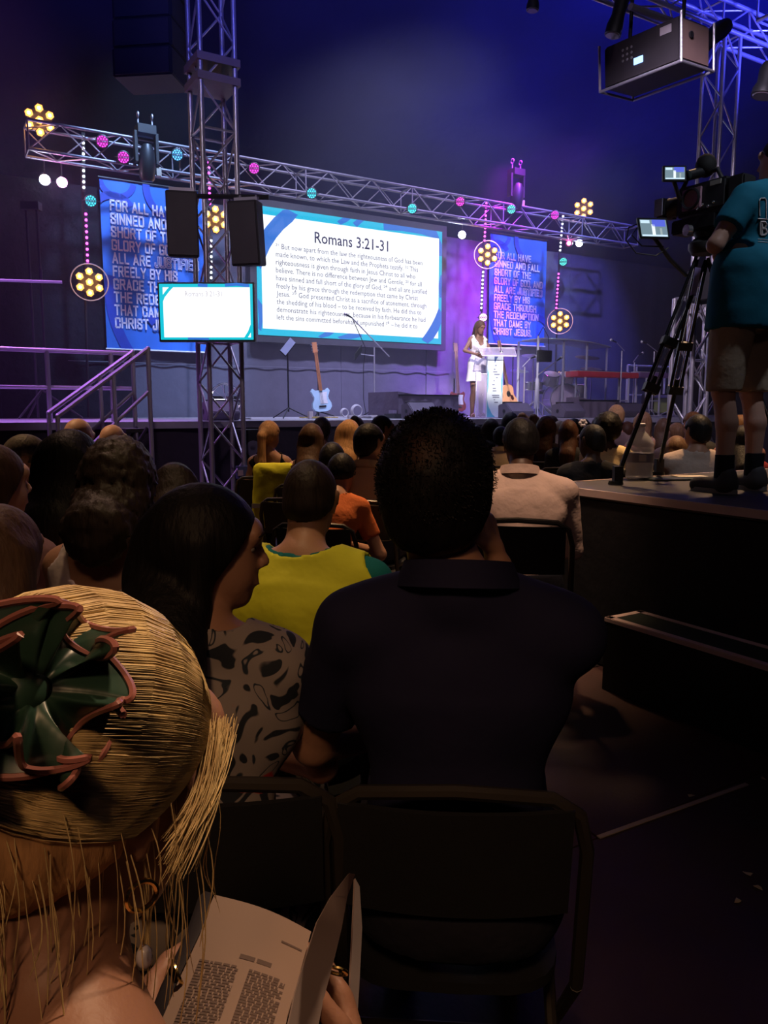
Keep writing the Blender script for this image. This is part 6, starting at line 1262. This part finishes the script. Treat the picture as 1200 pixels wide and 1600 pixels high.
# white back print
M_pr = mat('white shirt print', (.5, .46, .46), .7)
from mathutils.bvhtree import BVHTree
def print_on(root, strokes, r_, m, name='shirt_print'):
    """printed strokes laid on the cloth of a figure: the points are carried onto the shirt surface"""
    so = [c for c in root.children if c.name.startswith('shirt')][0]; Mx = ROOTM[root] @ Matrix.Diagonal((so.scale.x, so.scale.y, so.scale.z, 1)); vv = [Mx @ v.co for v in so.data.vertices]
    bv = BVHTree.FromPolygons(vv, [tuple(p.vertices) for p in so.data.polygons]); o_ = V((0, 0, CAMH)); b = MB()
    for st_ in strokes:
        pts = []
        for (x0, y0), (x1, y1) in zip(st_[:-1], st_[1:]):
            k_ = max(1, int(math.hypot(x1 - x0, y1 - y0) / 4))
            for i in range(k_ + 1):
                hit = bv.ray_cast(o_, ray(x0 + (x1 - x0) * i / k_, y0 + (y1 - y0) * i / k_).normalized())
                if hit[0] is not None: pts.append(hit[0] + hit[1] * .0015)
        if len(pts) > 1: b.path(pts, r_, 5)
    if b.v: b.build(name, m, root, kind='stuff')
print_on(r, [[(1187, 338), (1186, 314), (1188, 310), (1195, 310), (1197, 314), (1197, 342)], [(1184, 342), (1199, 343)]], .0035, M_pr)
print_on(r, [[(1188, 367), (1188, 347), (1195, 347), (1197, 351), (1195, 356), (1189, 357), (1196, 358), (1198, 363), (1195, 367), (1188, 367)], [(1190, 349), (1190, 366)]], .006, M_pr); print_on(r, [[(1184, 374), (1199, 375)], [(1184, 378), (1199, 379)]], .002, M_pr)
print_on(MT_, [[(4, 705), (14, 702), (28, 706), (33, 712), (26, 718), (10, 716), (2, 710), (12, 708), (28, 712)], [(6, 712), (22, 714)]], .006, mat('faded red print', (.45, .16, .12), .7)); print_on(MT_, [[(2, 722), (20, 730), (34, 740)], [(18, 716), (34, 738)]], .003, MATS['faded red print'])
# ---- speaker at the lectern
sp0 = onstage(745, 2.9); M_dress = cloth('white summer dress', (.8, .74, .8), .008)
def sph(x, S, hc): return ((x * .10 + .10, .30, 1.13), (x * 1.0, -.3, -.5))
r, SPK = person('woman in a short white dress reading at the lectern, long brown braids', loc=(sp0.x, sp0.y, DECK), rz=rad(180 + 22), s=.90, skin='brown', hair='long', hcol='brown', shirt=('dress', M_dress), bottom=None, vox=.0085, female=True, stand=True, pose=sph, pitch=.38, group=None, hl=.22, hw=.8, face=True, kneesp=.085, yaw=rad(8))
F = Field((-.3, -.25, .5), (.3, .25, 1.2), .012); F.add(cap((0, 0, 1.12), (0, 0, .98), .125, .17, ((0, 1, 0), .8)), .05); F.add(cap((0, 0, .98), (0, 0, .64), .17, .23, ((0, 1, 0), .75)), .05); F.plane((0, 0, .66), (0, 0, -1)); F.ripple(.010, 26, 1, (1, 1, .15)); o = link('skirt', F.mesh('skirt'), r, M_dress); o.scale = (SPK['s'],) * 3
for x in (-1, 1): MB().path([SPK['SH'][0 if x < 0 else 1] * .90 + V((-x * .05, .04, .03)), SPK['ch'] * .90 + V((x * .05, .11, .02))], .007, 6).build('strap', M_dress, r, world=False)
for i, an_ in enumerate(SPK['an']):
    an_ = an_ * .90; MB().box(an_ + V((0, .03, -.078)), (.085, .25, .018)).build('sandal', mat('pink sandal', (.6, .25, .3), .5), r, world=False); MB().ring(an_ + V((0, .07, -.05)), .042, .008, (0, 1, 0), 14, 6).build('sandal_strap', MATS['pink sandal'], r, world=False)

# ================================================================== BLONDE WOMAN WITH THE BOOK (nearest)
hcW = P(118, 1212, .50)
BS = 1.0
# place by head: local head centre for the chosen pose, then shift
BL_rz = rad(-24); BL_lean = .16
def blh(x, S, hc):
    if x == -1: return BLW[0], (-.6, -.4, -.8)
    return BLW[1], (.9, -.3, -.6)
# approximate head centre offset of a seated figure with this lean
q = V((0, 0, .50))
for L_, k_ in ((.16, .55), (.20, 1.0), (.14, 1.15)): q += V((0, math.sin(BL_lean * k_) * L_, math.cos(BL_lean * k_) * L_))
pit = .18; hd = BL_lean * .9 + pit * .5; hc0 = q + V((0, math.sin(hd) * .155 + .02, math.cos(hd) * .155 + .015)) + V((0, math.sin(pit) * .05, 0))
hc0.x += -.075; sB = hcW.z / hc0.z; ho = hc0 * sB; ho.rotate(Matrix.Rotation(BL_rz, 3, 'Z')); locB = V((hcW.x - ho.x, hcW.y - ho.y, 0)); MBl = Matrix.Translation(locB) @ Matrix.Rotation(BL_rz, 4, 'Z')
def toB(p): return (MBl.inverted() @ V(p)) / sB
# book plane
bk_c = P(400, 1520, .62)
BA = P(335, 1398, .66); BBp = P(482, 1462, .68); BC = P(245, 1612, .56); BD = P(430, 1650, .57)      # left page: top-left, top-right, bottom-left, bottom-right
BLW = [toB(P(205, 1640, .57) - V((0, 0, .0))), toB(P(575, 1720, .62))]
MI = MBl.inverted().to_3x3()
def blhands(x, w, fd):
    if x == -1: return (MI @ (P(330, 1560, .64) - V((0, 0, .03)) - P(205, 1640, .57)).normalized(), MI @ V((.1, -.3, 1)), MI @ V((-.3, .8, .3)), .15)
    return (MI @ (P(520, 1500, .715) - P(575, 1720, .62)).normalized(), MI @ V((-1, .2, .1)), MI @ V((-.5, -.5, .5)), .45)
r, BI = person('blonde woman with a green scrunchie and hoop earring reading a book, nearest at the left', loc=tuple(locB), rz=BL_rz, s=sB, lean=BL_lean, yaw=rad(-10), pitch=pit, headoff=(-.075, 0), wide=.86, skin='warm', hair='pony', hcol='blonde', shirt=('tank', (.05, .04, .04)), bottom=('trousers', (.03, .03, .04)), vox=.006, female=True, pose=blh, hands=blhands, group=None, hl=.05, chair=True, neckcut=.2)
BR, h_ = r, BI['h']
def hp(x, y, z): return h_(x, y, z) * sB
# hair strands swept from the hairline to the scrunchie
def strands(roots_fn, n, name, m, parent, seg=9, r0=.0011, seed=1):
    rng = random.Random(seed); b = MB(); vs = []; fs = []
    for k in range(n):
        pts = roots_fn(rng, seg); rr = r0 * rng.uniform(.6, 1.3); base_i = len(vs)
        for i, p in enumerate(pts):
            d = (pts[min(i + 1, len(pts) - 1)] - pts[max(i - 1, 0)]).normalized(); a = d.orthogonal().normalized(); c = d.cross(a); w = rr * (1 if i < len(pts) - 1 else .4)
            for t_ in range(3): an2 = t_ * 2.094; vs.append(p + a * math.cos(an2) * w + c * math.sin(an2) * w)
        for i in range(len(pts) - 1):
            for t_ in range(3): fs.append((base_i + i * 3 + t_, base_i + i * 3 + (t_ + 1) % 3, base_i + (i + 1) * 3 + (t_ + 1) % 3, base_i + (i + 1) * 3 + t_))
    me = bpy.data.meshes.new(name); me.from_pydata([tuple(v) for v in vs], [], fs); me.shade_smooth(); return tag(link(name, me, parent, m), kind='stuff')
tiep = V((0, -.115, .035))
def swept(rng, seg):
    side = rng.choice((-1, 1, 1)); t_ = rng.random(); a = rng.uniform(0, 1)
    y0 = .085 - .10 * a ** 1.5; z0 = .085 - .10 * a; x0 = (.02 + .066 * math.sqrt(a)) if a > .1 else rng.uniform(0, .05)
    st = V((side * x0, y0, z0)); R0 = V((.074 + .013, .096 + .013, .098 + .012)); c0 = V((0, -.012, .018)); out = []
    def nrm_(v): u_ = V((v.x / R0.x, v.y / R0.y, v.z / R0.z)).normalized(); return u_
    a_ = nrm_(st - c0); b_ = nrm_(tiep - c0); om = math.acos(max(-1, min(1, a_.dot(b_)))); lift = rng.uniform(1.0, 1.035); wv = rng.uniform(-.05, .05); ph = rng.random() * 6
    for i in range(seg):
        f = i / (seg - 1); v = (a_ * math.sin((1 - f) * om) + b_ * math.sin(f * om)) / math.sin(om); sidev = a_.cross(b_).normalized(); v = (v + sidev * wv * math.sin(math.pi * f)).normalized()
        l = 1 + (lift - 1) * math.sin(math.pi * f); q = c0 + V((v.x * R0.x, v.y * R0.y, v.z * R0.z)) * l; out.append(hp(*q))
    return out
M_str = mat('blonde strand', (.85, .46, .22), .4, var=.35, vs=60); strands(swept, 3200, 'hair_strands', M_str, BR, 10, .0006, 3)
def loose(rng, seg):
    x = rng.uniform(.05, .086); y = rng.uniform(-.09, .05); st = hp(x, y, rng.uniform(-.03, .02)); out = []; k = rng.uniform(.06, .17); wv = rng.uniform(-.02, .02)
    d = MBl.inverted().to_3x3() @ V((.0, .02, -1))
    for i in range(seg): f = i / (seg - 1); out.append(st + d * k * f + V((math.sin(f * 4 + wv * 90) * .008, wv * f, 0)))
    return out
strands(loose, 60, 'loose_strands', M_str, BR, 9, .0005, 5)
def nape(rng, seg):
    x = rng.uniform(-.07, .06); st = hp(x, -.085, rng.uniform(-.03, .01)); out = []; k = rng.uniform(.05, .15); wv = rng.uniform(-.02, .02); d = V((0, -.05, -1))
    for i in range(seg): f = i / (seg - 1); out.append(st + d * k * f + V((math.sin(f * 4 + wv * 90) * .008, 0, 0)))
    return out
strands(nape, 50, 'nape_strands', M_str, BR, 8, .0005, 6)
def front(rng, seg):
    st = hp(.062 + rng.uniform(-.008, .012), .07 + rng.uniform(-.015, .01), .04 + rng.uniform(-.01, .01)); out = []; k = rng.uniform(.10, .16); e = hp(.085, .02, -.02) + V((rng.uniform(-.01, .01), rng.uniform(-.01, .01), rng.uniform(-.03, .0)))
    for i in range(seg): f = i / (seg - 1); out.append(st * (1 - f) + e * f + (hp(.12, .06, 0) - hp(.07, .06, 0)) * .15 * math.sin(math.pi * f))
    return out
strands(front, 170, 'front_lock', M_str, BR, 10, .00045, 8)
# scrunchie: ruffled ring of fabric
sc_c = P(25, 1085, .42); rr = thing('scrunchie', 'dark green and pink satin scrunchie in the blonde hair', 'scrunchie', sc_c)
ax = (V((0, 0, CAMH)) - sc_c).normalized() + V((.35, 0, .1)); ax.normalize(); xx, yy2, ax = basis(ax); M_scr = mat('dark green satin', (.02, .05, .035), .35, bump=.003, bs=14, var=.5, vs=14); M_pk = mat('pink satin edge', (.32, .12, .10), .35)
def ruffle(c_, R0, W_, seed, flip):
    rg = random.Random(seed); ph = [rg.uniform(0, 6.28) for _ in range(6)]; nu, nv = 220, 8; vs = []
    for i in range(nu):
        a = 2 * math.pi * i / nu; f1 = math.sin(a * 7 + ph[0] + 1.2 * math.sin(a * 3 + ph[1])); f2 = math.sin(a * 11 + ph[2] + .8 * math.sin(a * 2 + ph[3])); f3 = math.sin(a * 4 + ph[4])
        for j in range(nv + 1):
            s_ = j / nv; ra = R0 + W_ * s_ * (1 + .22 * f3) ; z_ = flip * (.006 + .016 * s_) + (.020 * f1 + .010 * f2) * s_ ** 1.3; da = (.20 * math.cos(a * 7 + ph[0]) + .10 * f2) * s_
            vs.append(c_ + (xx * math.cos(a + da) + yy2 * math.sin(a + da)) * ra + ax * z_)
    fs = [(i * (nv + 1) + j, ((i + 1) % nu) * (nv + 1) + j, ((i + 1) % nu) * (nv + 1) + j + 1, i * (nv + 1) + j + 1) for i in range(nu) for j in range(nv)]
    MB().add(vs, fs).build('ruffle', M_scr, rr, smooth=80); MB().path([vs[i * (nv + 1) + nv] for i in range(nu)] + [vs[nv]], .0022, 6).build('edge', M_pk, rr)
ruffle(sc_c, .018, .034, 3, 1); ruffle(sc_c - yy2 * .004, .020, .028, 9, -1); ruffle(sc_c + ax * .014 - xx * .006, .008, .030, 21, 1); MB().ball(sc_c + ax * .006, .018, 14, 10).build('inner_twist', M_scr, rr)
MB().ring(sc_c, .020, .011, ax, 24, 8).build('band', M_scr, rr)
# earrings
M_gold = mat('gold', (.8, .55, .2), .2, 1); el_ = h_(.080, .0, -.045); er = MBl @ (el_ * sB)
t = thing('hoop_earring', 'small gold hoop earring with a hanging pearl charm', 'earring', er); MB().ring(er - ZV * .010, .0095, .0018, (.6, -.8, 0), 20, 6).build('hoop', M_gold, t); MB().ball(er - ZV * .052, .0055, 10, 8, (1, 1, 1.4)).build('charm', mat('pearl charm', (.5, .48, .55), .25), t); MB().tube(er - ZV * .02, er - ZV * .046, .0006, 5).build('chain', M_gold, t)
st_ = P(328, 1247, .60); tag(MB().ball(st_, .0022, 8, 6).build('nose_glint', M_chrome), 'tiny round silver stud at the edge of the blonde hair', 'jewel')
# ---- book
M_page = mat('cream book page', (.26, .18, .145), .8); M_ink = mat('book ink', (.12, .08, .07), .8)
t = thing('open_book', 'open two column book held by the blonde woman', 'book', BC); nx, ny = 16, 10
def page_pt(s_, t_): p = (BC * (1 - s_) + BD * s_) * (1 - t_) + (BA * (1 - s_) + BBp * s_) * t_; nn = (BD - BC).cross(BA - BC).normalized(); nn = nn if nn.z > 0 else -nn; return p + nn * (.012 * math.sin(math.pi * s_) + .010 * s_ * s_)
vs = [page_pt(i / nx, j / ny) for j in range(ny + 1) for i in range(nx + 1)]; nn = (BD - BC).cross(BA - BC).normalized(); nn = nn if nn.z > 0 else -nn; vs += [p - nn * .010 for p in vs]; q1 = nx + 1; H_ = q1 * (ny + 1)
fs = [(j * q1 + i, j * q1 + i + 1, (j + 1) * q1 + i + 1, (j + 1) * q1 + i) for j in range(ny) for i in range(nx)]; fs += [tuple(a + H_ for a in f)[::-1] for f in fs]
rim = list(range(q1)) + [j * q1 + nx for j in range(1, ny + 1)] + [ny * q1 + i for i in range(nx - 1, -1, -1)] + [j * q1 for j in range(ny - 1, 0, -1)]; fs += [(rim[i], rim[(i + 1) % len(rim)], rim[(i + 1) % len(rim)] + H_, rim[i] + H_) for i in range(len(rim))]
MB().add(vs, fs).build('page', M_page, t, smooth=50)
ink = MB(); rng = random.Random(4)
def inkbar(s0_, s1_, t_, w=.0009):
    k = max(2, int((s1_ - s0_) * 14)); P_ = [page_pt(s0_ + (s1_ - s0_) * i / k, t_) + nn * .0006 for i in range(k + 1)]; dv = (BA - BC).normalized() * w; ink.add([p + dv for p in P_] + [p - dv for p in P_], [(i, i + 1, k + 1 + i + 1, k + 1 + i) for i in range(k)])
for row in range(26):
    tt = .50 - row * .021
    if tt < .01: break
    for c0, c1 in ((.10, .46), (.54, .92)):
        s_ = c0
        while s_ < c1: w_ = rng.uniform(.02, .07); e_ = min(s_ + w_, c1 * (.97 if rng.random() > .15 else .9)); inkbar(s_, e_, tt) if e_ > s_ else None; s_ += w_ + .012
inkbar(.42, .56, .585, .0018); inkbar(.58, .72, .585, .0018); inkbar(.74, .96, .80, .0008); tag(ink.build('printed_text', M_ink, t), kind='stuff')
# second, turned page seen nearly edge on, and the outer cover pages
g1 = [P(546, 1364, .63), P(518, 1400, .63), P(496, 1440, .625), P(480, 1490, .62), P(462, 1550, .60), P(440, 1650, .57)]; g2 = [P(555, 1366, .655), P(543, 1400, .655), P(534, 1450, .65), P(522, 1500, .645), P(506, 1560, .63), P(488, 1650, .60)]
def leafm(a, b, nm, m, th=.0016):
    n = len(a); o_ = V((th, 0, th)); v_ = a + b + [p - o_ for p in a] + [p - o_ for p in b]; f_ = [(i, i + 1, n + i + 1, n + i) for i in range(n - 1)]; f_ += [tuple(x_ + 2 * n for x_ in f)[::-1] for f in f_]; f_ += [(i, 2 * n + i, 2 * n + i + 1, i + 1) for i in range(n - 1)] + [(n + i, n + i + 1, 3 * n + i + 1, 3 * n + i) for i in range(n - 1)]
    MB().add(v_, f_).build(nm, m, t, smooth=60)
leafm(g1, g2, 'turned_page', mat('turned page', (.34, .27, .26), .8)); leafm([P(555, 1372, .72), P(552, 1440, .72), P(548, 1520, .70), P(545, 1620, .66)], [P(562, 1385, .74), P(566, 1450, .74), P(562, 1530, .72), P(556, 1630, .68)], 'page', mat('turned page', (.34, .27, .26), .8))
leafm([P(320, 1392, .665), P(300, 1450, .63), P(262, 1530, .59), P(235, 1600, .57)], [P(333, 1396, .66), P(316, 1450, .63), P(278, 1530, .59), P(250, 1600, .57)], 'cover', mat('dark book cover', (.03, .025, .03), .5), .006)
q = P(526, 1517, .655); tag(MB().ring(q, .010, .0018, (.2, .8, .6), 18, 6).build('ring', M_gold), 'thin gold ring on the right hand holding the book', 'ring')
q = P(278, 1520, .60); tag(MB().ring(q, .010, .0018, (.8, .4, .3), 18, 6).build('ring', M_gold), 'thin gold ring on the left hand at the page edge', 'ring')
# empty chairs in the left rows
for px, Y, lb in ((22, 3.2, 'black folding chair at the left edge, near row'), (60, 3.6, 'black folding chair behind the mauve jumper')):
    c = P(px, 800, Y); make_chair(lb, (c.x, c.y, 0), rad(-20))
q = P(910, 661, 3.86); t = thing('flower_clip', 'pale flower hair clip on the tight dark hair', 'hair clip', q)
for i in range(6): a = i * 1.05; MB().ball(q + V((math.cos(a) * .014, -.01, math.sin(a) * .012)), .009, 8, 6).build('petal', mat('pale petal', (.8, .75, .8), .4), t)

# thin stage haze
hz = MB().box((2, 14.5, 3.02), (26, 12, 6.0)).build('haze', None); hz.data.materials.clear(); m = bpy.data.materials.new('thin haze'); m.use_nodes = True; nt = m.node_tree; nt.nodes.remove(nt.nodes['Principled BSDF']); vs_ = nt.nodes.new('ShaderNodeVolumeScatter'); vs_.inputs['Density'].default_value = .012; vs_.inputs['Anisotropy'].default_value = .35; vs_.inputs['Color'].default_value = (.8, .8, 1, 1); nt.links.new(vs_.outputs[0], nt.nodes['Material Output'].inputs['Volume']); hz.data.materials.append(m); tag(hz, 'thin haze hanging over the lit stage', 'haze', kind='stuff')
